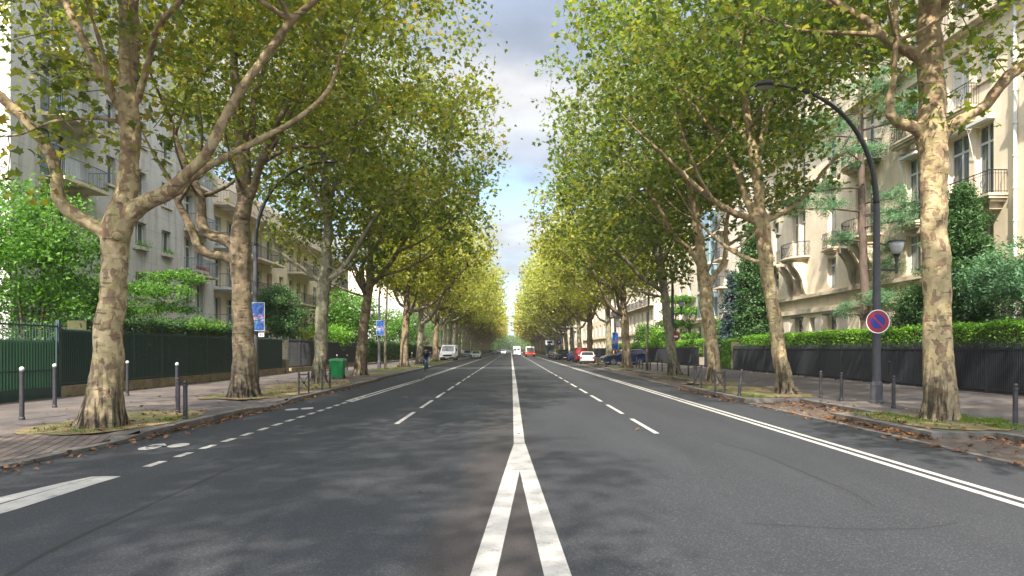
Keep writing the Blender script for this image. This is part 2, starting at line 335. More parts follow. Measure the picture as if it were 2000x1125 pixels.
def wall_mat(name, c1, c2, joint, bw, bh, jf=0.5, stain=(.6,.58,.55), streak=0.35, msize=0.012):
    m, nt, b, out = new_mat(name); v = pos(nt)
    sp = nd(nt, 'ShaderNodeSeparateXYZ', {'Vector': v})
    xy = nd(nt, 'ShaderNodeMath', {0: sp.outputs[0], 1: sp.outputs[1]}, operation='ADD')
    cv = nd(nt, 'ShaderNodeCombineXYZ', {0: xy.outputs[0], 1: sp.outputs[2]}).outputs[0]
    br_ = nd(nt, 'ShaderNodeTexBrick', {'Vector': cv, 'Color1': rgba(c1), 'Color2': rgba(c2), 'Mortar': rgba(joint), 'Scale': 1.0, 'Mortar Size': msize, 'Mortar Smooth': 0.3, 'Brick Width': bw, 'Row Height': bh})
    n = nd(nt, 'ShaderNodeTexNoise', {'Vector': v, 'Scale': 0.7, 'Detail': 8, 'Roughness': 0.65})
    k = ramp(nt, n.outputs['Fac'], [(0.3, (.84,.83,.81)), (0.7, (1.08,1.07,1.05))])
    col = nd(nt, 'ShaderNodeMixRGB', {'Fac': 1.0, 'Color1': br_.outputs['Color'], 'Color2': k}, blend_type='MULTIPLY').outputs[0]
    sv = nd(nt, 'ShaderNodeMapping', {'Vector': v, 'Scale': (2.2, 2.2, 0.22)}).outputs[0]
    sn = nd(nt, 'ShaderNodeTexNoise', {'Vector': sv, 'Scale': 1.0, 'Detail': 7, 'Roughness': 0.6})
    sf = nd(nt, 'ShaderNodeMapRange', {'Value': sn.outputs['Fac'], 'From Min': 0.50, 'From Max': 0.72, 'To Max': streak})
    dk = nd(nt, 'ShaderNodeMixRGB', {'Fac': 1.0, 'Color1': col, 'Color2': rgba(stain)}, blend_type='MULTIPLY').outputs[0]
    col = nd(nt, 'ShaderNodeMixRGB', {'Fac': sf.outputs[0], 'Color1': col, 'Color2': dk}).outputs[0]
    nt.links.new(col, b.inputs['Base Color']); b.inputs['Roughness'].default_value = 0.9; b.inputs['Specular IOR Level'].default_value = 0.2
    fb = nd(nt, 'ShaderNodeTexNoise', {'Vector': v, 'Scale': 30.0, 'Detail': 3})
    bp = nd(nt, 'ShaderNodeBump', {'Height': fb.outputs['Fac'], 'Strength': 0.15, 'Distance': 0.01}); nt.links.new(bp.outputs[0], b.inputs['Normal'])
    return m
M['concrete'] = wall_mat('grey_concrete', (.51,.495,.465), (.55,.53,.50), (.36,.345,.325), 3.4, 1.0, streak=0.75, stain=(.5,.49,.47))
M['cream'] = wall_mat('cream_render', (.66,.57,.42), (.68,.59,.44), (.6,.52,.39), 4.0, 3.1, streak=0.4)
M['cream2'] = wall_mat('beige_render', (.62,.54,.43), (.64,.56,.45), (.54,.48,.38), 4.0, 3.1, streak=0.4)
M['stone'] = wall_mat('limestone', (.74,.63,.475), (.78,.665,.505), (.62,.52,.39), 0.95, 0.42, streak=0.4, msize=0.005, stain=(.66,.62,.56))
M['stone2'] = wall_mat('pale_limestone', (.70,.61,.51), (.73,.64,.54), (.60,.52,.43), 1.2, 0.5, streak=0.35, msize=0.006)
M['trim'] = noisy('stone_trim', (.60,.50,.37), (.70,.59,.44), 3, 0.9, 0.1, 20, c3=(.33,.28,.21), c3scale=0.8)
M['whitewall'] = wall_mat('white_render', (.50,.49,.48), (.52,.51,.50), (.46,.45,.44), 6, 3, streak=0.25)
M['slate'] = noisy('slate_roof', (.10,.11,.125), (.16,.17,.185), 8, 0.6, 0.2)
M['frame'] = plain('white_frame', (.62,.62,.60), 0.5)
M['glass'] = None
def glass_mat(name, c, curtain=None):
    m, nt, b, out = new_mat(name); v = pos(nt, 'world')
    n = nd(nt, 'ShaderNodeTexNoise', {'Vector': nd(nt, 'ShaderNodeMapping', {'Vector': v, 'Scale': (4, 4, .25)}).outputs[0], 'Scale': 1.4, 'Detail': 3})
    col = ramp(nt, n.outputs['Fac'], [(0.38, c), (0.62, curtain or tuple(x*1.6 for x in c))])
    nt.links.new(col, b.inputs['Base Color']); b.inputs['Roughness'].default_value = 0.06; b.inputs['Specular IOR Level'].default_value = 0.8
    return m
M['glass'] = glass_mat('window_glass', (.035,.045,.05), (.13,.155,.15))
M['glass_curtain'] = glass_mat('curtained_glass', (.10,.12,.12), (.34,.37,.36))
M['glass_blue'] = glass_mat('bluish_glass', (.10,.17,.20), (.25,.34,.37))
M['carglass'] = plain('car_glass', (.02,.025,.03), 0.08, spec=0.9)
M['iron'] = plain('black_iron', (.022,.024,.030), 0.5)
M['irongreen'] = plain('dark_green_iron', (.028,.058,.052), 0.45)
M['fencegreen'] = noisy('dark_green_sheet', (.012,.030,.027), (.022,.044,.040), 3, 0.5, space='world')
M['gategreen'] = noisy('mid_green_sheet', (.10,.25,.14), (.15,.33,.19), 1.2, 0.6)
M['fenceblack'] = noisy('black_sheet', (.005,.005,.006), (.010,.010,.011), 3, 0.55, spec=0.3)
M['bluerail'] = plain('grey_blue_iron', (.11,.155,.19), 0.5)
M['polegrey'] = noisy('grey_paint', (.045,.044,.050), (.07,.068,.075), 5, 0.5, space='object', spec=0.4)
M['bollard'] = noisy('bollard_paint', (.028,.026,.031), (.05,.046,.053), 8, 0.45, space='object', spec=0.4)
M['whiteball'] = plain('white_ball_paint', (.62,.62,.60), 0.5)
M['lampdark'] = plain('lamp_dark', (.02,.02,.022), 0.45)
M['lanternglass'] = plain('lantern_glass', (.42,.42,.41), 0.25)
M['wallbase'] = noisy('low_stone_wall', (.20,.15,.085), (.36,.28,.17), 2.5, 0.9, 0.4, 18, c3=(.17,.14,.10), c3scale=1.5)
M['brown'] = plain('brown_shutter', (.30,.12,.05), 0.6)
M['shutter'] = plain('pale_shutter', (.50,.48,.44), 0.6)
M['red'] = plain('sign_red', (.27,.006,.014), 0.5); M['blue'] = plain('sign_blue', (.006,.014,.22), 0.5); M['white'] = plain('sign_white', (.75,.75,.75), 0.4)
M['black'] = plain('black_rubber', (.015,.015,.015), 0.8)
M['chrome'] = plain('rim_metal', (.45,.46,.48), 0.25, metallic=0.9)
M['bin'] = plain('green_plastic', (.008,.19,.045), 0.35)
M['tail'] = plain('tail_red', (.35,.01,.01), 0.3); M['head'] = plain('headlamp_glass', (.6,.62,.62), 0.15)
M['leafgreen'] = leaf_mat('plane_leaf_green', [(.035,.070,.017), (.068,.115,.024), (.112,.162,.030), (.175,.21,.038), (.225,.18,.042)], 0.50)
M['leafolive'] = leaf_mat('plane_leaf_olive', [(.040,.066,.015), (.078,.112,.022), (.125,.162,.028), (.195,.21,.038), (.24,.165,.042)], 0.50)
M['leafgold'] = leaf_mat('plane_leaf_gold', [(.13,.13,.035), (.22,.20,.05), (.31,.26,.06), (.40,.32,.08), (.40,.26,.08)], 0.50)
M['leafyellow_lit'] = leaf_mat('plane_leaf_yellow_lit', [(.105,.15,.032), (.185,.235,.05), (.275,.31,.065), (.385,.385,.09), (.41,.33,.09)], 0.50)  # early autumn yellow, with the sunlit brightness of far crowns put into the colour
M['leafbright'] = leaf_mat('garden_leaf_bright', [(.04,.10,.014), (.07,.17,.022), (.12,.25,.035), (.18,.33,.055)], 0.40, (1.1,1.3,.6))
M['leafhedge'] = leaf_mat('hedge_leaf_bright', [(.06,.15,.014), (.11,.25,.02), (.165,.34,.03), (.23,.42,.045)], 0.35, (1.1,1.3,.5))
M['leafdark'] = leaf_mat('dark_shrub_leaf', [(.028,.07,.024), (.05,.11,.034), (.08,.16,.05), (.12,.22,.07)], 0.30, (1.0,1.2,.6))
M['needle'] = leaf_mat('blue_green_needle', [(.06,.14,.07), (.10,.21,.10), (.15,.28,.14), (.20,.34,.18)], 0.30, (1.0,1.2,.7))
M['spruce'] = leaf_mat('blue_spruce_needle', [(.03,.055,.06), (.05,.085,.09), (.08,.12,.12)], 0.2, (1,1.1,1))
M['leaffar'] = leaf_mat('far_wood_leaf', [(0.052,0.104,0.026), (0.091,0.156,0.039), (0.156,0.208,0.046)], 0.4)
M['leaforange'] = leaf_mat('orange_leaf', [(.20,.11,.03), (.32,.17,.05), (.38,.22,.06)], 0.4)
M['fallen'] = leaf_mat('fallen_leaf', [(.06,.028,.014), (.12,.05,.02), (.19,.085,.035), (.26,.15,.07)], 0.15, (1,1,.6))
M['grass'] = leaf_mat('grass_blade', [(.06,.10,.015), (.10,.17,.02), (.16,.20,.04)], 0.3)
M['bark1'] = bark_mat('pale_bark', (.25,.165,.105), (.48,.37,.225), (.34,.285,.14), crease=0.55, cover=0.85)
M['bark2'] = bark_mat('brown_creased_bark', (.16,.115,.078), (.28,.215,.145), (.20,.17,.085), crease=0.8, cover=0.35)
M['bark3'] = bark_mat('grey_olive_bark', (.17,.145,.10), (.29,.26,.185), (.21,.205,.12), crease=0.35, cover=0.65)
M['barktwig'] = noisy('twig_bark', (.07,.058,.038), (.15,.13,.075), 3, 0.9, space='object', c3=(.20,.18,.10), c3scale=1.2)
M['pinebark'] = noisy('pine_bark', (.085,.06,.046), (.15,.11,.09), 6, 0.95, 0.6, 14, space='object', stretch=(1,1,.3))
# ------------------------------------------------------------------ foliage and trees
def L2(pts, bend=0.22): return np.array([(x, y - 0.45, -bend * (x*x*2 + (y-.45)**2)) for x, y in pts])
LEAF_LOBED = L2([(0,0),(.26,-.03),(.20,.15),(.50,.30),(.27,.42),(.19,.56),(0,1),(-.19,.56),(-.27,.42),(-.50,.30),(-.20,.15),(-.26,-.03)])
LEAF_MID = L2([(0,0),(.45,.25),(.22,.5),(0,1),(-.22,.5),(-.45,.25)])
LEAF_OVAL = L2([(0,0),(.24,.3),(.2,.65),(0,1),(-.2,.65),(-.24,.3)])
LEAF_QUAD = L2([(0,0),(.36,.45),(0,1),(-.36,.45)])
LEAF_SPRAY = L2([(0,0),(.13,.35),(.10,.7),(0,1),(-.10,.7),(-.13,.35)], .3)
LEAF_NEEDLE = L2([(0,0),(.07,.4),(0,1),(-.07,.4)], .1)
def leaf_mesh(name, pts, size, tmpl, mats, up=0.8, spread=0.75, rng=None, direc=None):
    rng = rng or RNG; pts = np.asarray(pts, dtype=np.float64); N = len(pts); K = len(tmpl)
    nrm = rng.normal(size=(N, 3)) * spread + np.array([0, 0, up]); nrm /= np.linalg.norm(nrm, axis=1)[:, None]
    t = rng.normal(size=(N, 3)) if direc is None else np.asarray(direc) + rng.normal(size=(N, 3)) * 0.35
    t -= nrm * (t * nrm).sum(1)[:, None]; t /= np.linalg.norm(t, axis=1)[:, None] + 1e-9
    b = np.cross(nrm, t); s = np.broadcast_to(np.asarray(size, dtype=np.float64), (N,)) * rng.uniform(0.6, 1.35, N)
    V = pts[:, None, :] + s[:, None, None] * (tmpl[None, :, 0:1] * b[:, None, :] + tmpl[None, :, 1:2] * t[:, None, :] + tmpl[None, :, 2:3] * nrm[:, None, :])
    arr = (V.reshape(-1, 3), np.arange(N * K), np.arange(N) * K, np.full(N, K))
    return arr if name is None else raw_mesh(name, *arr, mats)
def crown_mesh(name, fr, lf, barkm, leafm):
    """twigs and the leaves on them: one crown"""
    (V0, l0, s0, t0), (V1, l1, s1, t1) = fr, lf
    me = raw_mesh(name, np.concatenate([V0, V1]), np.concatenate([l0, l1 + len(V0)]), np.concatenate([s0, s1 + len(l0)]), np.concatenate([t0, t1]), [barkm, leafm])
    me.polygons.foreach_set('material_index', np.concatenate([np.zeros(len(s0), dtype=np.int32), np.ones(len(s1), dtype=np.int32)])); return me
def raw_mesh(name, V, loops, starts, totals, mats, smooth=False):
    me = bpy.data.meshes.new(name)
    me.vertices.add(len(V)); me.vertices.foreach_set('co', np.ascontiguousarray(V, dtype=np.float32).ravel())
    me.loops.add(len(loops)); me.loops.foreach_set('vertex_index', np.ascontiguousarray(loops, dtype=np.int32))
    me.polygons.add(len(starts)); me.polygons.foreach_set('loop_start', np.ascontiguousarray(starts, dtype=np.int32))
    me.polygons.foreach_set('loop_total', np.ascontiguousarray(totals, dtype=np.int32))
    if smooth: me.polygons.foreach_set('use_smooth', np.ones(len(starts), dtype=bool))
    for mt in (mats if isinstance(mats, (list, tuple)) else [mats]): me.materials.append(mt)
    me.update(calc_edges=True); me.validate(); return me
def frusta(name, p0, p1, r0, r1, n, mats):
    p0, p1 = np.asarray(p0, float), np.asarray(p1, float); N = len(p0)
    d = p1 - p0; d /= np.linalg.norm(d, axis=1)[:, None] + 1e-9
    ref = np.where(np.abs(d[:, 2:3]) < 0.9, np.array([[0, 0, 1.0]]), np.array([[1.0, 0, 0]]))
    u = np.cross(d, ref); u /= np.linalg.norm(u, axis=1)[:, None]; w = np.cross(d, u)
    a = np.arange(n) * 2 * math.pi / n
    ring = np.cos(a)[None, :, None] * u[:, None, :] + np.sin(a)[None, :, None] * w[:, None, :]
    V = np.concatenate([p0[:, None, :] + ring * np.asarray(r0)[:, None, None], p1[:, None, :] + ring * np.asarray(r1)[:, None, None]], 1)
    j = np.arange(n); q = np.stack([j, (j + 1) % n, (j + 1) % n + n, j + n], 1)
    loops = (np.arange(N)[:, None, None] * 2 * n + q[None]).reshape(-1)
    return (V.reshape(-1, 3), loops, np.arange(N * n) * 4, np.full(N * n, 4))

def resample(path, rads, step=0.35, wob=0.0, seed=0):
    path = [Vector(p) for p in path]; out = []; ro = []
    n = len(path)
    for i in range(n - 1):
        p0 = path[max(i-1, 0)]; p1 = path[i]; p2 = path[i+1]; p3 = path[min(i+2, n-1)]
        k = max(1, int((p2 - p1).length / step))
        for j in range(k):
            t = j / k
            q = 0.5 * ((2*p1) + (p2 - p0)*t + (2*p0 - 5*p1 + 4*p2 - p3)*t*t + (3*p1 - p0 - 3*p2 + p3)*t*t*t)
            r = rads[i] + (rads[i+1] - rads[i]) * t
            if wob: q = q + noise.noise_vector(q * 1.3 + Vector((seed, 0, 0))) * wob * min(1, r * 4)
            out.append(q); ro.append(r)
    out.append(path[-1]); ro.append(rads[-1]); return out, ro

def envelope_points(n, cx, cy, cz, rx, ry, rz, seed, pw=2.5, shell=0.45, gap=0.50, zmin=None, rxb=None):
    """points in a lumpy superellipsoid, most of them near the shell, with gaps"""
    rng = np.random.default_rng(seed); out = []
    off = Vector((seed * 3.7, seed * 1.3, 0))
    while len(out) < n:
        d = rng.normal(size=3); d /= np.linalg.norm(d)
        s = (abs(d[0])**pw + abs(d[1])**pw + abs(d[2])**pw) ** (-1 / pw)
        rr = (rng.uniform() ** shell)
        lump = 1 + 0.20 * noise.noise(Vector(d * 2.3) + off)
        p = d * s * rr * lump
        q = Vector((cx + p[0] * (rxb if (rxb and p[0] < 0) else rx), cy + p[1] * ry, cz + p[2] * rz))
        if zmin is not None and q.z < zmin + 1.2 * noise.noise(q * 0.4 + off): continue
        if noise.noise(q * 0.75 + off) < gap - 0.56: continue
        out.append(q)
    return out

def grow(limb_paths, attr, seed=0, tip=0.009, hmax=0.11):
    """join every crown point to the nearest piece of wood: gives forked branches and twigs"""
    nodes = []; par = []; rad = []; 
    for pts, rs in limb_paths:
        for i, (p, r) in enumerate(zip(pts, rs)):
            nodes.append(tuple(p)); par.append(-1); rad.append(r)
    nl = len(nodes); A = np.array([tuple(a) for a in attr]); cap = nl + len(A) * 4 + 10
    X = np.zeros((cap, 3)); X[:nl] = nodes; k = nl
    d0 = np.min(((A[:, None, :] - X[None, :nl:3, :]) ** 2).sum(2), axis=1); order = np.argsort(d0)
    depth = np.zeros(cap); par = par + [0] * (cap - nl)
    for i in order:
        a = A[i]; dv = a - X[:k]; d = np.sqrt((dv ** 2).sum(1))
        cost = d + 0.10 * depth[:k] + np.where(dv[:, 2] < -0.6, 0.7, 0) 
        b = int(np.argmin(cost)); dist = d[b]
        m = max(1, min(3, int(dist / 0.7))); last = b
        for s_ in range(1, m + 1):
            t = s_ / m; q = X[b] + (a - X[b]) * t
            if s_ < m: q = q + RNG.normal(size=3) * 0.06 * dist + np.array([0, 0, 0.10 * dist * (1 if t < .7 else 0)])
            X[k] = q; par[k] = last; depth[k] = depth[last] + dist / m; last = k; k += 1
    r = np.full(k, 0.0); cnt = np.zeros(k); acc = np.zeros(k)
    for i in range(k - 1, nl - 1, -1):
        if acc[i] == 0: acc[i] = tip ** 2.4
        acc[par[i]] += acc[i]
    r = np.minimum(acc ** (1 / 2.4), hmax)
    p0 = []; p1 = []; r0 = []; r1 = []
    for i in range(nl, k):
        a = par[i]; ra = rad[a] * 0.6 if a < nl else r[a]
        p0.append(X[a]); p1.append(X[i]); r0.append(min(ra, r[i] * 1.25)); r1.append(r[i])
    return np.array(p0), np.array(p1), np.array(r0), np.array(r1)

def leaf_points(attr, per, sig, seed, zs=0.65):
    rng = np.random.default_rng(seed); A = np.array([tuple(a) for a in attr])
    n = rng.poisson(per, len(A)); idx = np.repeat(np.arange(len(A)), n)
    P_ = A[idx] + rng.normal(size=(len(idx), 3)) * np.array([sig, sig, sig * zs])
    return P_
def flare(lob=0.10, k=5, ph=0.0):
    def f(t, a): return 1 + lob * max(0, 1 - t * 9) * math.cos(k * a + ph) + 0.025 * math.cos(3 * a + 5 * t + ph)
    return f
def wood(name, limbs, parent, mats, voxel=None, seed=0, segs=12, knots=(), wob=0.085):
    """limbs: [(path, radii)] world coordinates, first one is the trunk"""
    mb = MB(); res = []
    for i, (p, r) in enumerate(limbs):
        pp, rr = resample(p, r, 0.22 if voxel else 0.5, wob, seed + i); res.append((pp, rr))
        rj = [x * (1 + 0.07 * noise.noise(q * 2.2 + Vector((seed, i, 0)))) for x, q in zip(rr, pp)]
        mb.tube(pp, rj, segs if i == 0 else max(6, segs - 4), lobes=flare(0.13, 5, seed) if i == 0 else None)
    for c, r in knots:
        mb.tube([c[0], c[1]], [r, r * .7], 10)
    o = mb.build(name, mats, parent, smooth=True)
    if voxel:
        m1 = o.modifiers.new('blend', 'REMESH'); m1.mode = 'VOXEL'; m1.voxel_size = voxel; m1.use_smooth_shade = True
        m2 = o.modifiers.new('smooth', 'SMOOTH'); m2.factor = 0.6; m2.iterations = 5
        tx = bpy.data.textures.get('bark_lumps') or bpy.data.textures.new('bark_lumps', 'CLOUDS'); tx.noise_scale = 0.18; tx.noise_depth = 3
        m3 = o.modifiers.new('lumps', 'DISPLACE'); m3.texture = tx; m3.strength = 0.035; m3.mid_level = 0.5
    return res

def scaffold(limbs, at, n, seed, r0=.075, zlo=6.0):
    """more curved boughs from the trunk and main limbs out into the crown"""
    rg = random.Random(seed); src = []
    for p, r in limbs[:4]:
        pp, rr = resample(p, r, .5); src += [(q, a) for q, a in zip(pp, rr) if q.z > zlo-1.2 and a > .035]
    out = []; tries = 0
    while len(out) < n and tries < 400:
        tries += 1; e = rg.choice(at); want = None; best = 1e9
        for q, a in src:
            d = (e - q).length; c = abs((e.z - q.z) - .75*d) + abs(d - 4.6)*.5
            if e.z > q.z + .3 and 2.6 < d < 7.5 and c < best: best, want = c, (q, a)
        if not want: continue
        q, a = want; d = e - q; h = Vector((d.x, d.y, 0)); L = d.length; side_ = Vector((-d.y, d.x, 0)).normalized()*rg.uniform(-.12, .12)*L
        a1 = q + h*.30 + Vector((0, 0, d.z*.16)) + side_*.6; a2 = q + h*.62 + Vector((0, 0, d.z*.46)) + side_; a3 = q + h*.86 + Vector((0, 0, d.z*.78)) + side_*.5
        ra = min(a*.75, r0*rg.uniform(.7, 1.25)); out.append(([tuple(v) for v in (q, a1, a2, a3, e)], (ra*1.1, ra*.85, ra*.6, ra*.4, ra*.15)))
        src += [(a1, ra*.8), (a2, ra*.55)]
    return out
def off_left_lamp(at): return [q for q in at if not (q.y < 30.8 and 488 < VX + q.x*FPX/q.y < 668 and 296 < VY - (q.z-EYE)*FPX/q.y < 480)]
def house_side_clear(at, side, x, zmin, d=2.0):
    return [q for q in at if not ((q.x - x)*side < -d and q.z < zmin)]
def full_tree(name, label, base, limbs, attr, per, sig, lsize, leafm, barkm, group, tmpl=LEAF_LOBED, voxel=0.04, seed=0, extra_attr=(), cat='tree', up=0.8, knots=(), boughs=16, boughz=6.0):
    root = thing(name, label, cat, base, 0, group)
    limbs = list(limbs) + scaffold(limbs, list(attr), boughs, seed, zlo=boughz)
    res = wood('trunk', limbs, root, barkm, voxel, seed, knots=knots)
    allattr = list(attr) + list(extra_attr)
    p0, p1, r0, r1 = grow(res, allattr, seed)
    o3 = np.array(base)
    lp = leaf_points(allattr, per, sig, seed)
    obj('crown', crown_mesh('crown', frusta(None, p0 - o3, p1 - o3, r0, r1, 5, None), leaf_mesh(None, lp - o3, lsize, tmpl, leafm, up=up), M['barktwig'], leafm), root)
    return root
def generic_limbs(x, y, z0, side, seed, fork=5.2, top=15.0, r=0.36, reach=5.5, lean=0.3):
    """side: +1 crown leans to +X (the road side of the left row)"""
    rg = random.Random(seed); lx = side * lean + rg.uniform(-.25, .25); ly = rg.uniform(-.3, .3)
    F = Vector((x + lx * .6, y + ly * .5, z0 + fork))
    tr = [((x, y, z0 - .15), (x, y, z0 + .35), (x + lx*.1, y, z0 + 1.5), tuple(F), (x + lx, y + ly, z0 + fork + 3), (x + lx*1.8, y + ly*2, z0 + fork + 6), (x + lx*2.4, y + ly*3, z0 + top)),
          (r*1.75, r*1.25, r, r*.86, r*.58, r*.34, r*.09)]
    out = [tr]; n = rg.randint(4, 6); a0 = rg.uniform(0, 6)
    for i in range(n):
        a = a0 + i * 2.4 + rg.uniform(-.3, .3); h = fork + rg.uniform(-.4, 2.6) if i else fork - .3
        S = Vector((x + lx*.7, y + ly*.7, z0 + h)); rr = r * rg.uniform(.38, .58); L = reach * rg.uniform(.7, 1.1)
        dx, dy = math.cos(a) + side * .25, math.sin(a) * .8
        e1 = S + Vector((dx*L*.25, dy*L*.25, .35)); e2 = S + Vector((dx*L*.5, dy*L*.5, 1.6)); e3 = S + Vector((dx*L*.75, dy*L*.75, 3.6)); e4 = S + Vector((dx*L, dy*L, 6.2 * rg.uniform(.8, 1.1)))
        out.append(((tuple(S), tuple(e1), tuple(e2), tuple(e3), tuple(e4)), (rr, rr*.85, rr*.65, rr*.45, rr*.18)))
    return out
def px_limb(pts, Y, dY=0.0, s=0.88):
    """[(px, py, radius px)] -> path and radii, at distance Y drifting by dY"""
    n = len(pts); path = []; rr = []
    for i, (a, b, r) in enumerate(pts):
        y = Y + dY * i / (n - 1); path.append(tuple(P(a, b, y))); rr.append(r / FPX * y * s)
    return (path, rr)
GZ = 0.13
LROW = 'plane trees of the left row'; RROW = 'plane trees of the right row'
def env(side, x, y, n, seed, top=20.5, bot=5.6, ry=6.2, road=8.1, back=7.6, **k):
    """crown cloud: road = reach over the road, back = reach towards the houses"""
    cz = (top + bot) / 2; rz = (top - bot) / 2
    a, b = (road, back) if side > 0 else (back, road)
    return envelope_points(n, x, y, cz, a, ry, rz, seed, rxb=b, **k)

# ---- left row, nearest tree
b1 = G(200, 833, GZ)
L1 = [px_limb([(200,838,62),(200,826,52),(200,800,44),(206,755,36),(212,700,32),(217,640,30),(221,570,28),(224,500,27),(231,445,32),(243,390,24),(248,340,21),(252,280,20),(254,232,21),(250,190,19),(246,140,13),(243,60,11),(240,-40,9),(238,-200,6),(240,-330,2)], b1.y),
      px_limb([(225,468,18),(198,448,16),(160,428,15),(128,408,16),(114,382,16),(113,350,14),(96,300,13),(62,250,12),(20,208,12),(-30,160,11),(-90,90,8),(-140,0,5),(-170,-90,2)], b1.y, -0.8),
      px_limb([(240,430,24),(280,402,19),(315,386,18),(345,368,19),(368,338,13),(405,300,12),(432,240,12),(468,182,11),(520,110,10),(570,42,9),(615,0,8),(680,-60,5),(740,-150,2)], b1.y, -0.9),
      px_limb([(345,368,13),(370,348,9),(400,328,9),(450,300,8),(510,272,8),(580,232,7),(640,180,6),(665,110,4),(690,40,2)], b1.y, 1.6),
      px_limb([(248,215,13),(258,150,14),(264,80,13),(262,0,10),(275,-120,6),(290,-250,2)], b1.y, 0.9),
      px_limb([(268,200,9),(290,120,8),(310,55,8),(355,0,7),(420,-80,5),(480,-170,2)], b1.y, -1.2),
      px_limb([(238,210,11),(205,160,10),(170,90,9),(135,20,8),(100,-70,5),(60,-180,2)], b1.y, 0.8),
      px_limb([(236,214,8),(212,175,8),(200,100,6),(178,30,5),(150,-60,2)], b1.y, -1.3),
      px_limb([(240,240,6),(190,230,6),(150,232,5),(100,240,5),(45,262,4),(-10,266,4),(-60,250,2)], b1.y, -1.4)]
kn = [((P(229,462,b1.y-.32), P(229,462,b1.y-.42)), .12)]
at1 = env(1, b1.x+.3, b1.y, 620, 3, top=19.5, bot=7.6, ry=6.0, road=7.3, back=7.4)
at1 = off_left_lamp(at1); at1 = house_side_clear(at1, 1, b1.x, 9.5)
ex1 = [P(x, y, b1.y + dy) for x, y, dy in ((20,300,-1),(60,240,-1.2),(15,350,-1),(110,200,-.8),(150,260,-1),(330,300,.4),(420,215,.8),(340,200,.6),(180,300,1),(560,300,1.5),(60,140,-.5),(130,130,0),(20,80,-.4),(200,110,.5),(330,120,.8),(60,180,.8),(100,60,0),(160,180,-.6),(30,200,1.2),(300,250,1))]
full_tree('plane_tree', 'large pale-barked plane tree with a knothole below its low fork, nearest on the left', b1, L1, at1, 38, 0.42, 0.175, M['leafolive'], M['bark1'], LROW, seed=3, extra_attr=ex1, knots=kn, voxel=0.035, boughz=9.4)
# ---- left row, second
b2 = G(475, 775, GZ)
L2_ = [px_limb([(476,782,46),(476,770,37),(476,745,30),(477,700,26),(475,640,23),(474,580,21),(472,520,21),(472,480,24),(474,430,18),(477,380,17),(474,330,17),(470,270,13),(463,200,11),(458,110,9),(455,0,7),(455,-120,2)], b2.y),
       px_limb([(465,512,12),(440,502,11),(412,498,10),(390,487,11),(378,462,10),(362,425,9),(348,395,8),(330,350,6),(300,300,4),(270,240,2)], b2.y, -1.0),
       px_limb([(462,482,16),(432,466,13),(404,452,13),(394,424,13),(388,385,11),(372,340,10),(352,295,8),(330,230,6),(300,160,2)], b2.y, 0.8),
       px_limb([(480,405,11),(495,365,10),(508,320,10),(530,270,8),(560,210,6),(600,140,4),(640,80,2)], b2.y, -1.2),
       px_limb([(505,325,7),(535,305,6),(575,288,5),(630,284,4),(690,250,3),(740,215,2)], b2.y, 0.8),
       px_limb([(470,330,10),(490,260,8),(498,190,7),(520,120,5),(540,30,2)], b2.y, 1.5)]
at2 = env(1, b2.x+.5, b2.y, 620, 5, top=20, bot=7.2, ry=6, road=7.5, back=7.4)
at2 = off_left_lamp(at2); at2 = house_side_clear(at2, 1, b2.x, 9.8)
full_tree('plane_tree', 'brown rough-barked plane tree with mossy low limbs, second from the camera on the left', b2, L2_, at2, 37, 0.44, 0.185, M['leafolive'], M['bark2'], LROW, seed=5)
# ---- left row, third
b3 = Vector((P(621,748,32.5).x, 32.5, GZ))
L3_ = [px_limb([(621,752,24),(622,742,19),(624,715,15),(627,660,14),(630,600,14),(634,545,15),(637,490,11),(640,430,10),(638,380,9),(632,320,8),(630,250,6),(628,150,4),(628,60,2)], b3.y),
       px_limb([(628,550,8),(606,538,5),(588,522,5),(566,508,5),(540,480,4),(520,440,3),(500,400,2)], b3.y, -1),
       px_limb([(640,548,8),(662,530,6),(682,508,6),(700,478,6),(722,440,5),(750,400,4),(790,350,2)], b3.y, -1.2),
       px_limb([(638,400,6),(660,350,6),(690,290,5),(720,220,4),(760,150,2)], b3.y, 1),
       px_limb([(636,420,6),(610,370,5),(590,300,4),(570,230,2)], b3.y, 1)]
at3 = env(1, b3.x+.5, b3.y, 640, 8, top=20.5, bot=6.4, ry=5.8, road=7.7, back=7.2)
at3 = off_left_lamp(at3); at3 = house_side_clear(at3, 1, b3.x, 9.5)
full_tree('plane_tree', 'smooth grey-green plane tree behind the crossed barriers, third on the left', b3, L3_, at3, 30, 0.46, 0.235, M['leafolive'], M['bark3'], LROW, seed=8, voxel=0.05)
# ---- left row, fourth
b4 = Vector((P(703,735,42).x, 42, GZ))
L4_ = [px_limb([(703,740,24),(704,728,16),(706,700,13),(710,650,11),(715,600,10),(722,560,9),(724,510,7),(722,440,6),(722,350,4),(725,260,2)], b4.y),
       px_limb([(716,580,6),(702,545,5),(690,515,4),(670,480,2)], b4.y, .8),
       px_limb([(722,560,6),(742,540,5),(765,510,5),(790,470,4),(830,420,3),(870,370,2)], b4.y, -1.5),
       px_limb([(712,560,5),(708,520,4),(735,480,4),(760,430,2)], b4.y, 1)]
at4 = env(1, b4.x+.5, b4.y, 560, 12, top=19.5, bot=5.8, ry=5.6, road=7.6, back=7)
full_tree('plane_tree', 'brown leaning plane tree just past the green bin, fourth on the left', b4, L4_, at4, 32, 0.48, 0.27, M['leafgreen'], M['bark2'], LROW, seed=12, voxel=None, tmpl=LEAF_MID)

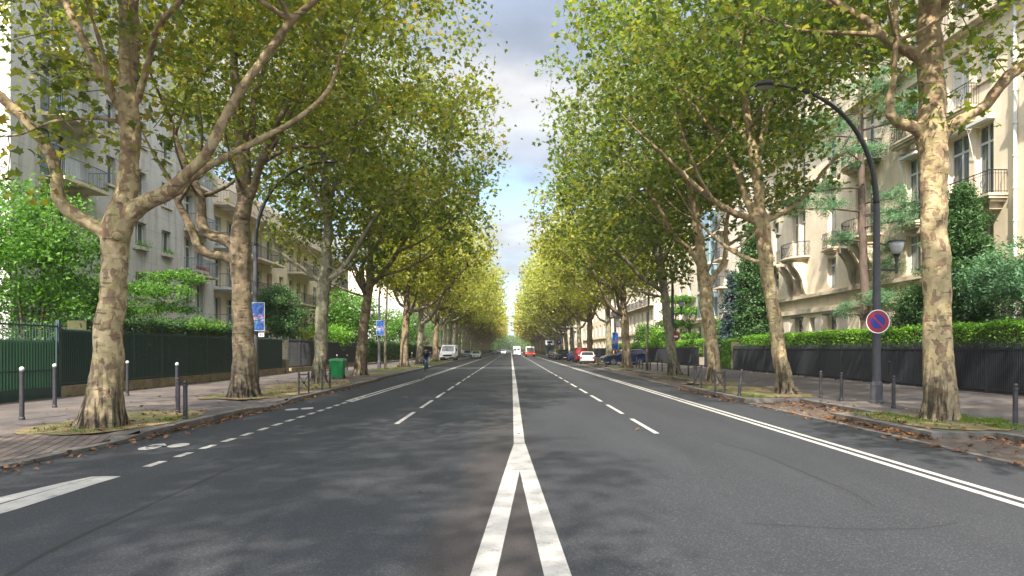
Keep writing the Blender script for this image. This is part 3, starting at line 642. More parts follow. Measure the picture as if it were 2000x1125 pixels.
# ---- right row, nearest
r1 = G(1835, 820, GZ)
R1 = [px_limb([(1835,825,46),(1834,812,38),(1833,780,34),(1832,700,31),(1831,620,29),(1829,540,28),(1825,450,27),(1821,380,27),(1820,310,29),(1821,262,33),(1820,215,27),(1819,150,26),(1819,80,27),(1814,10,22),(1808,-80,18),(1800,-200,12),(1795,-330,6),(1795,-420,2)], r1.y),
      px_limb([(1835,265,18),(1868,238,14),(1900,220,13),(1926,206,13),(1944,180,13),(1968,148,13),(2010,118,12),(2060,80,9),(2110,0,6),(2150,-80,2)], r1.y, -0.6),
      px_limb([(1808,268,17),(1778,246,13),(1752,240,13),(1738,222,12),(1737,192,9),(1746,150,7),(1750,80,7),(1748,0,6),(1740,-100,2)], r1.y, -0.7),
      px_limb([(1808,125,16),(1778,103,13),(1745,90,11),(1718,62,10),(1690,38,9),(1650,14,8),(1600,-20,6),(1540,-80,2)], r1.y, 0.8),
      px_limb([(1750,92,8),(1720,70,7),(1670,66,6),(1600,62,5),(1530,50,4),(1460,20,2)], r1.y, 1.5),
      px_limb([(1820,70,12),(1850,-10,10),(1890,-80,8),(1940,-180,2)], r1.y, 0.8)]
atr1 = env(-1, r1.x-.3, r1.y, 600, 21, top=19.5, bot=7.8, ry=6.2, road=7.0, back=6.2)
atr1 = [q for q in atr1 if not (q.x > 8.5 and q.z < 9.3)]
def off_lamp(at): return [q for q in at if not (q.y < 22.5 and abs(q.y - 20.6) < 99 and 7.0 < q.x*20.6/q.y < 11.8 and (q.z-EYE)*20.6/q.y + EYE < 10.2)]
atr1 = off_lamp(atr1)
exr = [P(x, y, r1.y + dy) for x, y, dy in ((1860,130,-.4),(1940,110,-.3),(1690,120,-.6),(1780,190,-.3),(1600,90,.5),(1760,60,.6),(1900,60,0),(1960,30,0),(1560,60,1),(1860,235,-.5))]
full_tree('plane_tree', 'straight mottled plane tree with one thick low limb, nearest on the right', r1, R1, atr1, 38, 0.42, 0.175, M['leafgreen'], M['bark1'], RROW, seed=21, extra_attr=exr, voxel=0.035, boughz=9.6, boughs=12)
# ---- right row, second
r2 = Vector((P(1537,768,25.1).x, 25.1, GZ))
R2 = [px_limb([(1538,776,36),(1537,766,27),(1532,740,19),(1525,700,16),(1516,640,15),(1507,590,14),(1497,520,15),(1488,450,17),(1484,400,13),(1480,350,12),(1474,305,13),(1464,255,9),(1456,190,8),(1447,110,7),(1440,10,5),(1435,-90,2)], r2.y),
      px_limb([(1480,435,10),(1455,424,8),(1425,412,8),(1392,390,7),(1352,358,6),(1310,315,5),(1260,270,3),(1210,220,2)], r2.y, -1.6),
      px_limb([(1474,425,9),(1457,390,8),(1446,352,7),(1425,310,6),(1395,260,5),(1350,200,4),(1290,150,2)], r2.y, 1.2),
      px_limb([(1492,430,8),(1522,420,6),(1556,398,6),(1590,360,5),(1620,320,4),(1665,290,2)], r2.y, -.8),
      px_limb([(1480,300,9),(1492,255,8),(1500,205,7),(1525,160,6),(1560,100,4),(1600,30,2)], r2.y, 1),
      px_limb([(1468,290,7),(1440,250,6),(1400,215,5),(1340,180,4),(1280,160,2)], r2.y, 1.5)]
atr2 = env(-1, r2.x-.6, r2.y, 620, 23, top=20, bot=7.2, ry=6, road=7.0, back=4.8)
atr2 = off_lamp(house_side_clear(atr2, -1, r2.x, 10.5, 1.4))
full_tree('plane_tree', 'leaning mottled plane tree between two pavement bollards, second on the right', r2, R2, atr2, 40, 0.44, 0.19, M['leafgreen'], M['bark1'], RROW, seed=23)
# ---- right row, third
r3 = Vector((P(1395,748,32.5).x, 32.5, GZ))
R3 = [px_limb([(1396,755,26),(1395,745,20),(1393,700,14),(1388,650,14),(1380,590,15),(1374,545,15),(1369,500,11),(1361,440,10),(1352,385,11),(1344,335,9),(1335,280,7),(1328,200,6),(1320,110,4),(1315,30,2)], r3.y),
      px_limb([(1368,520,7),(1345,486,6),(1322,466,6),(1302,436,6),(1284,402,5),(1255,360,4),(1220,310,2)], r3.y, -1),
      px_limb([(1384,575,7),(1395,540,6),(1412,515,6),(1419,480,6),(1418,440,5),(1430,390,4),(1450,340,2)], r3.y, -.6),
      px_limb([(1350,380,7),(1366,320,6),(1378,260,5),(1395,200,3),(1410,130,2)], r3.y, .9)]
atr3 = env(-1, r3.x-.6, r3.y, 640, 27, top=20.5, bot=6.5, ry=5.6, road=7.3, back=4.8)
atr3 = house_side_clear(atr3, -1, r3.x, 10.5, 1.4)
full_tree('plane_tree', 'forked mottled plane tree behind the crossed barriers, third on the right', r3, R3, atr3, 32, 0.46, 0.235, M['leafgreen'], M['bark1'], RROW, seed=27, voxel=0.05)
# ---- right row, fourth
r4 = Vector((P(1314,733,42.1).x, 42.1, GZ))
R4 = [px_limb([(1316,738,22),(1315,728,15),(1313,700,11),(1306,650,10),(1300,600,9),(1293,540,9),(1283,480,9),(1276,420,7),(1266,350,6),(1258,270,4),(1250,180,2)], r4.y),
      px_limb([(1296,572,5),(1275,555,5),(1250,540,4),(1225,510,4),(1190,480,2)], r4.y, -1.4),
      px_limb([(1284,480,6),(1262,455,5),(1240,410,4),(1215,370,2)], r4.y, 1),
      px_limb([(1280,470,5),(1296,420,5),(1310,360,4),(1320,300,2)], r4.y, 0)]
atr4 = env(-1, r4.x-.6, r4.y, 560, 31, top=19.5, bot=5.8, ry=5.5, road=7.3, back=4.8)
atr4 = house_side_clear(atr4, -1, r4.x, 10.0, 1.2)
full_tree('plane_tree', 'slender grey plane tree with a red round sign behind it, fourth on the right', r4, R4, atr4, 32, .48, .27, M['leafgreen'], M['bark3'], RROW, seed=31, voxel=None, tmpl=LEAF_MID)

# ---- farther trees: a few grown originals, then copies
def proto(x, y, side, seed, n, per, sig, ls, leafm, barkm, label, group, tmpl=LEAF_MID, top=17.8, bot=6.6):
    kindm = tmpl is LEAF_MID
    base = Vector((x, y, GZ))
    lim = generic_limbs(x, y, GZ, side, seed, fork=random.Random(seed).uniform(4.2, 5.6), top=top-3)
    at = env(side, x + side*.4, y, n, seed, top=top, bot=bot, ry=5.4 if kindm else 4.6, road=7.9, back=5.6, pw=2.2)
    at = house_side_clear(at, side, x, 8.6, 1.2)
    return full_tree('plane_tree', label, base, lim, at, per, sig, ls, leafm, barkm, group, tmpl=tmpl, voxel=None, seed=seed)
def place_row(side, specs, group, start):
    word = 'left' if side > 0 else 'right'; protos = []
    for i, (x, y, kind) in enumerate(specs):
        n = start + i
        look = {'m': 'yellow-green', 'f': 'yellowing', 'v': 'distant yellowing'}[kind]
        label = f'{look} plane tree, {ordn(n)} from the camera in the {word} row'
        key = (kind, i % 3)
        hit = [p for p in protos if p[0] == key]
        if not hit:
            if kind == 'm': t = proto(x, y, side, 40 + i + (20 if side < 0 else 0), 500, 30, .55, .31, M['leafmix' if i < 1 else 'leafyellow_lit'], M['bark3' if i % 2 else 'bark2'], label, group)
            elif kind == 'f': t = proto(x, y, side, 60 + i + (20 if side < 0 else 0), 420, 24, .62, .42, M[('leafyellow_lit','leafmix','leafyellow_lit')[i % 3]], M['bark3'], label, group, LEAF_QUAD, top=17)
            else: t = proto(x, y, side, 80 + i + (20 if side < 0 else 0), 240, 18, .75, .75, M[('leafyellow_lit','leafmix','leafgold')[i % 3]], M['bark3'], label, group, LEAF_QUAD, top=16.5)
            protos.append((key, t))
        else:
            t = dup(hit[0][1], (x, y, GZ), label, rz=random.uniform(-.35, .35)); s = random.uniform(.86, 1.10); t.scale = (1, 1, s)
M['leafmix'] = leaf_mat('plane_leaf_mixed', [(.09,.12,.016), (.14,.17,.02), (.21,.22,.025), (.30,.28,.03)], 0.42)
LS = [(-9.7, 62, 'm'), (-10.0, 75, 'm'), (-10.0, 90, 'm')]; y = 103
while y < 330: LS.append((-10.1 + random.uniform(-.15, .15), y, 'f' if y < 165 else 'v')); y += 10.4
RS = [(9.85, 58, 'm'), (10.9, 75.5, 'm'), (10.1, 87, 'm')]; y = 100
while y < 330: RS.append((10.0 + random.uniform(-.15, .15), y, 'f' if y < 165 else 'v')); y += 10.4
place_row(1, LS, LROW, 5); place_row(-1, RS, RROW, 5)
# trees that stand just behind the camera and shade the foreground
src = [o for o in C.objects if o.name.startswith('plane_tree') and o.get('group') == LROW][2]
a_ = dup(src, (-9.3, 5.6, GZ), 'plane tree of the left row standing just behind the camera position', rz=0.1); a_.scale = (.72, .66, 1)
a_ = dup(src, (-9.0, -4.6, GZ), 'plane tree of the left row farther behind the camera position', rz=-0.1); a_.scale = (.78, .72, 1)
src = [o for o in C.objects if o.name.startswith('plane_tree') and o.get('group') == RROW][4]
a_ = dup(src, (10.4, 3.6, GZ), 'plane tree of the right row standing just behind the camera position', rz=0.1); a_.scale = (.9, .62, 1)
# young thin trees
def thin_tree(x, y, label, seed, h=5.5):
    root = thing('young_tree', label, 'tree', (x, y, GZ), 0, 'young thin street trees')
    lim = [(((x, y, GZ-.1), (x-.05, y, GZ+2), (x+.1, y, GZ+h), (x, y, GZ+h+2)), (.13, .10, .07, .02))]
    res = wood('trunk', lim, root, M['bark3'], None, seed, wob=.02)
    at = envelope_points(60, x, y, GZ+h+1.2, 1.5, 1.5, 2.0, seed)
    p0, p1, r0, r1 = grow(res, at, seed, hmax=.03); o3 = np.array((x, y, GZ))
    obj('crown', crown_mesh('crown', frusta(None, p0-o3, p1-o3, r0, r1, 4, None), leaf_mesh(None, leaf_points(at, 22, .35, seed)-o3, .2, LEAF_MID, None), M['barktwig'], M['leafmix']), root)
thin_tree(-9.9, 54, 'thin young tree on a grass patch beside the second left lamp post', 91, 6.5)
thin_tree(10.4, 52, 'thin young tree in front of the blue off-roader on the right', 92, 6)
# ------------------------------------------------------------------ ground, road, pavements, kerbs, markings
YA, YB = -45.0, 640.0
struct(MB().poly([(-185,-55,-.05),(185,-55,-.05),(185,850,-.05),(-185,850,-.05)]), 'ground', M['ground'])
XL, XR = -7.2, 7.62
struct(MB().poly([(XL-.3,YA,0),(XR+.1,YA,0),(XR+.1,YB,0),(XL-.3,YB,0)]), 'road', M['asphalt'])
# left pavement: strips of different depth (bays let into it); the near part is a lowered paved driveway
pav = MB(); kb = MB(); bay = MB()
KW = .20
def kerb_piece(mb, x0, y0, x1, y1, z0, z1, w, side):
    """kerb stones from (x0, y0) to (x1, y1) as separate blocks with thin joints; body on the +side of the line"""
    L = math.hypot(x1-x0, y1-y0); n = max(1, round(L/1.0)); dx, dy = (x1-x0)/L, (y1-y0)/L; nx, ny = -dy*side, dx*side
    for i in range(n):
        a = L*i/n + .006; b_ = L*(i+1)/n - .006; za = z0 + (z1-z0)*i/n; zb = z0 + (z1-z0)*(i+1)/n; j = random.uniform(-.006, .006)
        p = lambda t, o, z: (x0+dx*t+nx*o, y0+dy*t+ny*o, z)
        mb.add([p(a,0,-.1),p(b_,0,-.1),p(b_,w,-.1),p(a,w,-.1),p(a,.015,za+j),p(b_,.015,zb+j),p(b_,w,za+j),p(a,w,zb+j)],
               [(0,3,2,1),(4,5,6,7),(0,1,5,4),(1,2,6,5),(2,3,7,6),(3,0,4,7)])
FX = -15.4
# left: outline of kerb (x, y, top height)
LK = [(-7.45,YA,.13),(-7.45,6,.13),(-7.5,8.2,.05),(-7.35,11.2,.05),(-7.2,12.6,.07),(-7.2,13.6,.135),(-7.2,18.5,.135),(-7.15,20.0,.06),(-7.15,21.4,.06),(-7.2,22.6,.135),(-7.2,36,.135),(-7.5,40,.135),(-7.55,60,.135),(-7.7,90,.135),(-7.8,YB,.135)]
for (a, b_) in zip(LK[:-1], LK[1:]):
    if b_[1] <= 60 or a[1] < 60: kerb_piece(kb, a[0], a[1], b_[0], b_[1], a[2], b_[2], -KW, -1)
    else: kb.box(a[0]-KW, a[0], a[1], b_[1], -.1, .135)
    if a[1] >= 60: continue
# pavement sheet on the left
pts_top = [(a[0]-KW-.001, a[1], a[2]-.008) for a in LK]
for a, b_ in zip(pts_top[:-1], pts_top[1:]):
    pav.poly([(FX-4, a[1], .13), (FX-4, b_[1], .13), (FX+2.5, b_[1], .13), (FX+2.5, a[1], .13)][::-1])
    pav.poly([(FX+2.5, a[1], .13), (FX+2.5, b_[1], .13), (-10.9, b_[1], .13), (-10.9, a[1], .13)][::-1])
    pav.poly([(-10.9, a[1], .13), (-10.9, b_[1], .13), b_, a][::-1])
# right: bays
RK = [(YA, -2, 9.4), (-2, 1.5, 8.1), (1.5, 13.2, 9.4), (13.2, 17.4, 8.15), (17.4, 22.2, 9.4), (22.2, 30.5, 7.62), (30.5, 39.8, 9.4), (39.8, 44.2, 8.3), (44.2, 56, 9.4), (56, 60.5, 8.2), (60.5, 65, 9.4), (65, 68, 8.2), (68, 73, 9.4), (73, 83.5, 9.6), (83.5, 87, 8.4), (87, YB, 9.6)]
for i, (ya, yb, x) in enumerate(RK):
    n_ = RK[i+1][2] if i + 1 < len(RK) else None
    if yb < 90:
        kerb_piece(kb, x, ya, x, yb, .135, .135, -KW, 1)
    else: kb.box(x, x+KW, ya, yb, -.1, .135)
    pav.poly([(x+KW, ya, .125), (19, ya, .13), (19, yb, .13), (x+KW, yb, .125)])
    if n_ is not None and abs(n_ - x) > .05:                     # cross kerb between bay and peninsula
        lo, hi = min(n_, x), max(n_, x)
        if n_ < x: kb.box(lo+KW+.004, hi-.004, yb, yb+KW, -.1, .137)
        else: kb.box(lo+KW+.004, hi-.004, yb-KW, yb, -.1, .137)
    if x > 7.7: bay.poly([(XR+.13, ya, .012), (x+.02, ya, .03), (x+.02, yb, .03), (XR+.13, yb, .012)])
for i in range(120):                                             # flush kerb between bay and road
    y0 = -20 + i; kb.box(XR, XR+.13, y0+.005, y0+.995, -.1, .022 + random.uniform(-.003, .003))
struct(pav, 'pavement', M['path']); struct(bay, 'parking_bay', M['bay']); struct(kb, 'kerb', M['kerb'])
# paved driveway, left foreground
dv = MB(); n_ = 26
for i in range(n_):
    ya, yb = -2 + 15.0*i/n_, -2 + 15.0*(i+1)/n_
    def edge(y):
        for a, b_ in zip(LK[:-1], LK[1:]):
            if a[1] <= y <= b_[1]:
                t = (y-a[1])/(b_[1]-a[1]); return a[0]+(b_[0]-a[0])*t-KW-.01, a[2]+(b_[2]-a[2])*t-.001
    xa, za = edge(ya); xb, zb = edge(yb); inner = -10.9 if yb < 11.5 else -10.9 + (yb-11.5)*1.15
    innera = -10.9 if ya < 11.5 else -10.9 + (ya-11.5)*1.15
    dv.poly([(innera, ya, .136), (xa, ya, za+.004), (xb, yb, zb+.004), (inner, yb, .136)])
struct(dv, 'driveway_paving', M['paver'])
# soil around the trees
soil = MB()
def patch(mb, x0, x1, y0, y1, z, seed):
    rg = random.Random(seed); n = 28; pts = []
    cx, cy, rx, ry = (x0+x1)/2, (y0+y1)/2, (x1-x0)/2, (y1-y0)/2
    for j in range(n):
        a = 2*math.pi*j/n; s = (abs(math.cos(a))**3 + abs(math.sin(a))**3) ** (-1/3) * rg.uniform(.90, 1.04)
        pts.append((cx+rx*s*math.cos(a), cy+ry*s*math.sin(a), z))
    mb.poly(pts)
for k, (x0, x1, y0, y1) in enumerate([(-10.0,-7.45,12.9,18.0),(-10.6,-7.45,21.9,27.5),(-10.6,-7.5,27.6,34.5),(-10.4,-7.7,40.5,47),(-11.2,-8.0,52,57),(-11,-8,60,66),(-11.2,-8.1,72,96),(8.4,10.7,13.5,17.2),(7.9,10.9,22.8,30.2),(8.5,10.8,30.8,34.5),(8.55,10.9,40,44),(8.45,10.9,56.3,60.2),(8.5,11,73.5,77)]):
    patch(soil, x0, x1, y0, y1, .139 + (.0015 if k % 2 else 0), k)
struct(soil, 'tree_pit_soil', M['soil'])
# road markings (thin sheets 4 mm above the asphalt)
pm = MB(); Z = .005
def strip(x0, x1, y0, y1, w, z=Z): pm.poly([(x0-w/2,y0,z),(x0+w/2,y0,z),(x1+w/2,y1,z),(x1-w/2,y1,z)])
q = lambda px, py: tuple(G(px, py, Z))
pm.poly([q(918,1125.5), q(969,1125.5), q(1014.6,921), q(1015.4,921), q(1063,1125.5), q(1117,1125.5), q(1030,878), q(1025.7,866), q(1004,866), q(996,888)])
strip(.155, .185, 12.7, 35, .205); strip(.185, .20, 35, 320, .20)
strip(-.26, -.83, 5.20, 1.0, .22); strip(.42, .95, 5.20, 1.0, .22)
y = 10.9
sp_ = 4.33
ystart = FPX*EYE/(847-VY)
for k in range(34):                                                # right lane dashes 3 m / 1.33 m
    y = ystart + k*sp_; x = 3.03 - .0004*y
    if y < 150: strip(x, x, y, y+3.0, .11)
strip(3.0, 3.05, 150, 320, .11)
ystart = FPX*EYE/(828-VY)
for k in range(32):
    y = ystart + k*sp_; x = -2.68
    if y < 150: strip(x, x-.01, y, y+3.0, .11)
strip(-2.7, -2.75, 150, 320, .11)
strip(5.70, 5.74, -10, 250, .125); strip(5.93, 5.96, -10, 150, .115)
for k in range(17):                                                # cycle lane dashes
    y = 10.15 + k*.0 + k*.905
    strip(-5.42, -5.42, y, y+.50, .13)
y0_ = FPX*EYE/(785-VY); y1_ = FPX*EYE/(741-VY)
strip(-5.30, -5.05, y0_, y1_, .11); strip(-5.55, -5.28, y0_+.3, y1_, .11)
strip(-5.2, -5.2, y1_+.6, 230, .12); strip(-5.42, -5.42, y1_+3.6, 120, .10)
pm.poly([q(-60,1020), q(30,995), q(190,944), q(237,930), q(200,930), q(150,941), q(-60,1003)])
pm.poly([q(-60,1000), q(115,951), q(150,940.6), q(199,929.7), q(178,931), q(120,943), q(-60,985)])
# bicycle symbol in the cycle lane
for c in ((293,874),(349,869.5)):
    cx, cy, _ = G(*c, Z)
    pts = [(cx+.16*math.cos(a), cy+.28*math.sin(a), Z) for a in [2*math.pi*i/16 for i in range(16)]]
    if c[0] > 300: pm.poly(pts)
    else:
        for i in range(16):
            a0, a1 = 2*math.pi*i/16, 2*math.pi*(i+1)/16
            pm.poly([(cx+.16*math.cos(a0),cy+.28*math.sin(a0),Z),(cx+.16*math.cos(a1),cy+.28*math.sin(a1),Z),(cx+.06*math.cos(a1),cy+.12*math.sin(a1),Z),(cx+.06*math.cos(a0),cy+.12*math.sin(a0),Z)][::1])
pm.poly([q(285,872),q(300,867.5),q(322,866),q(326,870),q(305,872),q(290,877)])
for c in ((570,799.5),(600,797.5)):
    cx, cy, _ = G(*c, Z); pm.poly([(cx+.17*math.cos(a), cy+.35*math.sin(a), Z) for a in [2*math.pi*i/14 for i in range(14)]])
pm.poly([q(733,733),q(752,731),q(752,733),q(733,735)])
# bus stop zigzag far ahead
strip(-8,-8,200,201,.1)
struct(pm, 'road_markings', M['paint'])
# dark repair seams in the asphalt
sm = MB()
def seam(pts, w):
    pp = [G(a, b_, .0025) for a, b_ in pts]; rr, _ = resample([tuple(x) for x in pp], [1]*len(pp), .25, 0)
    for a, b_ in zip(rr[:-1], rr[1:]):
        t = (b_-a).normalized(); n = Vector((-t.y, t.x, 0))*w*random.uniform(.7, 1.2)
        sm.poly([tuple(a-n), tuple(a+n), tuple(b_+n), tuple(b_-n)])
seam([(-10,1140),(60,1095),(160,1045),(260,1000),(360,955),(450,915),(525,888)], .028)
seam([(1450,1021),(1540,1026),(1640,1032),(1720,1034),(1800,1032),(1870,1020)], .010)
seam([(1400,862),(1480,885),(1540,910),(1600,935),(1660,960),(1710,990)], .010)
m_, nt_, b_, o_ = new_mat('tar_seam'); b_.inputs['Base Color'].default_value = (.010,.010,.011,1); b_.inputs['Roughness'].default_value = .85; M['tar'] = m_
struct(sm, 'asphalt_seams', M['tar'])
# manhole-like pale flat scraps and drains
# ------------------------------------------------------------------ fallen leaves and grass
def scatter(name, label, cat, spots, size, tmpl, mat, up, n, seed, zoff=.02, direc=None, zj=.02):
    rng = np.random.default_rng(seed); pts = []
    tot = sum(s[4] for s in spots)
    for x0, x1, y0, y1, wgt, z in spots:
        k = int(n * wgt / tot); xs = x0 + (x1-x0)*rng.beta(1.1, 2.4, k) if x1 > x0 else x0 + (x1-x0)*rng.beta(1.1, 2.4, k)
        pts.append(np.stack([xs, rng.uniform(y0, y1, k), z + zoff + rng.uniform(0, zj, k)], 1))
    o = obj(name, leaf_mesh(name, np.concatenate(pts), size, tmpl, mat, up=up, spread=.35 if direc is None else .8, rng=rng, direc=direc))
    return tag(o, label, cat, kind='stuff')
scatter('fallen_leaves', 'brown and orange fallen leaves drifted along the kerbs', 'leaves',
    [(9.38,8.2,17.5,22.3,5,.03),(9.38,8.4,6,13.2,7,.03),(8.12,7.7,13,17.4,6,.02),(7.75,9.3,9,22,3,.03),(7.6,7.0,22.2,30.5,5,.01),(7.6,7.2,8,22,3,.01),(8.2,10.6,13.5,17,2,.14),(9.4,8.6,30.5,40,4,.03),(8,12,18,30,2.5,.135),
     (-7.22,-6.6,13.2,20,6,.01),(-7.2,-6.8,20,34,4,.01),(-7.45,-6.7,6.5,13,4.5,.01),(-7.6,-10,13,18,3.2,.15),(-7.6,-10.2,22,34,3,.15),(-7.8,-15.2,12,40,4,.135),(-7,7,6,40,.35,.005),(7.8,16,30,70,2,.135),(-15.3,-14.6,14,45,1.6,.135),(17.4,16.6,14,50,2,.135)],
    0.10, LEAF_LOBED, M['fallen'], 1.2, 2800, 5, zoff=.02, zj=.035)
gr = []
def tufts(name, label, spots, n, seed, h=.13):
    rng = np.random.default_rng(seed); pts = []
    tot = sum(s[4] for s in spots)
    for x0, x1, y0, y1, wgt in spots:
        x0, x1 = min(x0, x1), max(x0, x1); k = int(n*wgt/tot); c = np.stack([rng.uniform(x0, x1, k), rng.uniform(y0, y1, k), np.full(k, .16)], 1)
        keep = [noise.noise(Vector((p[0]*2.2, p[1]*1.6, seed))) > -.12 for p in c]; pts.append(c[keep])
    d = np.concatenate(pts)
    o = obj(name, leaf_mesh(name, d, h, LEAF_NEEDLE, M['grass'], up=.1, spread=1, rng=rng, direc=np.tile([0, 0, 1.0], (len(d), 1))))
    tag(o, label, 'grass', kind='stuff')
tufts('grass', 'green grass tufts round the nearest right tree and the verges',
      [(9.9,11.2,13.2,15.6,9),(8.5,9.5,14.6,17.2,4),(10.2,11,15,17.5,3),(8,8.6,26,30,2),(7.9,8.5,22.5,24.5,2),(9.4,11,40,44,5),(8.6,11,56.5,60,10),(9.6,11,73.5,77,6),
       (-7.6,-7.9,15.2,16.2,1),(-9.4,-8.0,13,14.4,1.4),(-10.3,-8.6,31,33,1),(-11,-8.4,52,57,10),(-11,-8.2,60,66,9),(-11,-8.3,72,95,26)], 17000, 3, .12)

# ------------------------------------------------------------------ fences, gates, hedges
def leaf_box(pts_fn, n, rng): return np.array([pts_fn(rng) for _ in range(n)])
def hedge(name, label, x0, x1, y0, y1, z0, z1, leafm, per_m, size, seed, tmpl=LEAF_OVAL, group=None, lump=.18):
    root = thing(name, label, 'hedge', ((x0+x1)/2, (y0+y1)/2, GZ), 0, group)
    rng = np.random.default_rng(seed); n = int(per_m * (y1-y0))
    U = rng.uniform(size=(n, 3)); ys = y0 + (y1-y0)*U[:, 1]
    top = np.array([z1 + lump*noise.noise(Vector((y*.7, seed, 0))) + lump*.5*noise.noise(Vector((y*2.6, seed, 5))) for y in ys])
    side = rng.uniform(size=n); xs = np.empty(n); zs = np.empty(n); xm = (x0+x1)/2; hw = (x1-x0)/2
    onTop = side < .5; a = rng.uniform(-1, 1, n)
    xs[onTop] = xm + hw*a[onTop]; zs[onTop] = top[onTop] - .10*np.abs(a[onTop])**3
    face = np.where(rng.uniform(size=n) < .8, -np.sign(xm), np.sign(xm)); xs[~onTop] = (xm + face*hw)[~onTop]
    zs[~onTop] = z0 + (top[~onTop]-z0)*rng.uniform(size=(~onTop).sum())**.8
    P_ = np.stack([xs, ys, zs], 1) + rng.normal(size=(n, 3))*.055
    org = np.array(root.location)
    obj('leaves', leaf_mesh('leaves', P_-org, size, tmpl, leafm, up=.9, spread=.8, rng=rng), root)
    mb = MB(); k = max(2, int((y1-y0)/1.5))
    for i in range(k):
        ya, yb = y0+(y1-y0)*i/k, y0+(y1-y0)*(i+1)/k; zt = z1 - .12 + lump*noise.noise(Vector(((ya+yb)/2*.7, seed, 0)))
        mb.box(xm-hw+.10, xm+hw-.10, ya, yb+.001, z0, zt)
    mb.build('twigs', M['ground'], root); return root  # dark box filling the unseen core of the hedge, not modelled twigs
def ribbed_fence(name, label, x, y0, y1, zb, zt, mat_sheet, mat_post, base=None, pitch=.10, panel=2.3, spikes=None, face=1, cat='fence', open_bars=False, bar_w=.022, group=None):
    root = thing(name, label, cat, (x, (y0+y1)/2, GZ), 0, group)
    n = max(1, round((y1-y0)/panel)); L = (y1-y0)/n
    m = MB(); k = int(L/pitch)
    if not open_bars: m.box(-.012, .012, .03, L-.03, zb, zt-.02)
    for i in range(k):
        yy = (i+.5)*L/k; m.box(-bar_w*face*.2, face*(.012+bar_w), yy-bar_w, yy+bar_w, zb-.02, zt, 1)
    m.box(-.02, face*.045, .03, L-.03, zt-.10, zt-.06, 1); m.box(-.02, face*.045, .03, L-.03, zb+.05, zb+.09, 1)
    if spikes:
        ks = int(L/.075)
        for i in range(ks):
            yy = (i+.5)*L/ks; hh = spikes*random.uniform(.93, 1.03); m.add([(-.006,yy-.010,zt),(.006,yy-.010,zt),(.006,yy+.010,zt),(-.006,yy+.010,zt),(0,yy,zt+hh)], [(0,1,4),(1,2,4),(2,3,4),(3,0,4)], 1)
            m.box(-.008,.008,yy-.011,yy+.011,zt,zt+hh*.55,1)
    me = m.mesh('panel', [mat_sheet, mat_post]); pp = MB().box(-.04, .04, -.035, .035, 0, zt+.04).mesh('post', mat_post)
    for i in range(n):
        obj('panel', me, root, (0, y0+L*i-(y0+y1)/2, -GZ)); obj('post', pp, root, (0, y0+L*i-(y0+y1)/2, 0 if not base else 0))
    obj('post', pp, root, (0, y1-(y0+y1)/2, 0))
    if base:
        b = MB(); b.box(x-.20, x+.22, y0, y1, 0, base, 0); b.box(x-.22, x+.24, y0, y1, base, base+.05, 0)
        b.build('low_wall', M['wallbase'], root)
    return root
ribbed_fence('metal_fence', 'dark green ribbed metal fence on a low ochre wall, left of the pavement', FX, 23.3, 45.8, .50, 2.45, M['fencegreen'], M['irongreen'], base=.44, face=1)
hedge('hedge', 'dark clipped hedge showing above the dark green ribbed fence', FX-.95, FX-.05, 25.0, 41.2, .3, 2.92, M['leafdark'], 900, .11, 3)
ribbed_fence('railing', 'open black iron railing with a garden gate beyond the green ribbed fence', FX, 47.2, 52.6, .45, 2.45, M['irongreen'], M['iron'], base=.40, open_bars=True, pitch=.14, bar_w=.012)
pil = MB(); pil.box(FX-.25, FX+.28, 45.9, 46.4, 0, 1.0); pil.box(FX-.3, FX+.33, 45.85, 46.45, 1.0, 1.08)
tag(pil.build('brick_pillar', M['wallbase']), 'short stone gate pillar between green fence and open railing', 'pillar')
ribbed_fence('metal_fence', 'black ribbed fence behind the green bin on the left pavement', FX, 52.7, 72, .45, 2.4, M['fenceblack'], M['iron'], base=.40)
hedge('hedge', 'tall dark green hedge grown through railings beyond the third left lamp', FX-.6, FX+.25, 72.2, 118, .3, 2.6, M['leafdark'], 420, .17, 5)
ribbed_fence('railing', 'long black fence along the far left pavement', FX, 118.3, 200, .45, 2.3, M['fenceblack'], M['iron'], base=.4, pitch=.4, panel=8, bar_w=.03)
# green gate at the far left
gt = thing('metal_gate', 'green sheet-backed metal gate with dark vertical bars behind two bollards', 'gate', (FX, 20, GZ))
m = MB(); m.box(FX-.03, FX-.01, 16.4, 19.9, .45, 2.05); m.box(FX-.03, FX-.01, 20.05, 23.1, .45, 2.05); m.build('sheet', M['gategreen'], gt)
m = MB(); m.box(FX-.05, FX+.05, 16.4, 23.2, .13, .48); m.build('bottom_plate', M['irongreen'], gt)
for (a, b_) in ((16.4, 19.92), (20.02, 23.15)):
    m = MB(); k = int((b_-a)/.13)
    for i in range(k+1):
        yy = a+(b_-a)*i/k; m.box(FX+.0, FX+.02, yy-.011, yy+.011, .45, 2.62)
    for z in (1.05, 2.52): m.box(FX-.005, FX+.03, a, b_, z-.025, z+.025)
    m.bar((FX-.04, a+.2, .5), (FX-.04, b_-.2, 2.2), .02)
    m.build('gate_leaf', M['irongreen'], gt)
for yy in (16.3, 19.97, 23.22): MB().box(FX-.06, FX+.06, yy-.05, yy+.05, .12, 2.75).build('post', M['irongreen'], gt)
MB().box(FX+.03, FX+.09, 19.85, 20.1, 1.22, 1.36).build('lock', M['iron'], gt)
ribbed_fence('metal_fence', 'dark green fence left of the green gate near the camera', FX, 5, 16.2, .50, 2.45, M['fencegreen'], M['irongreen'], base=.44)
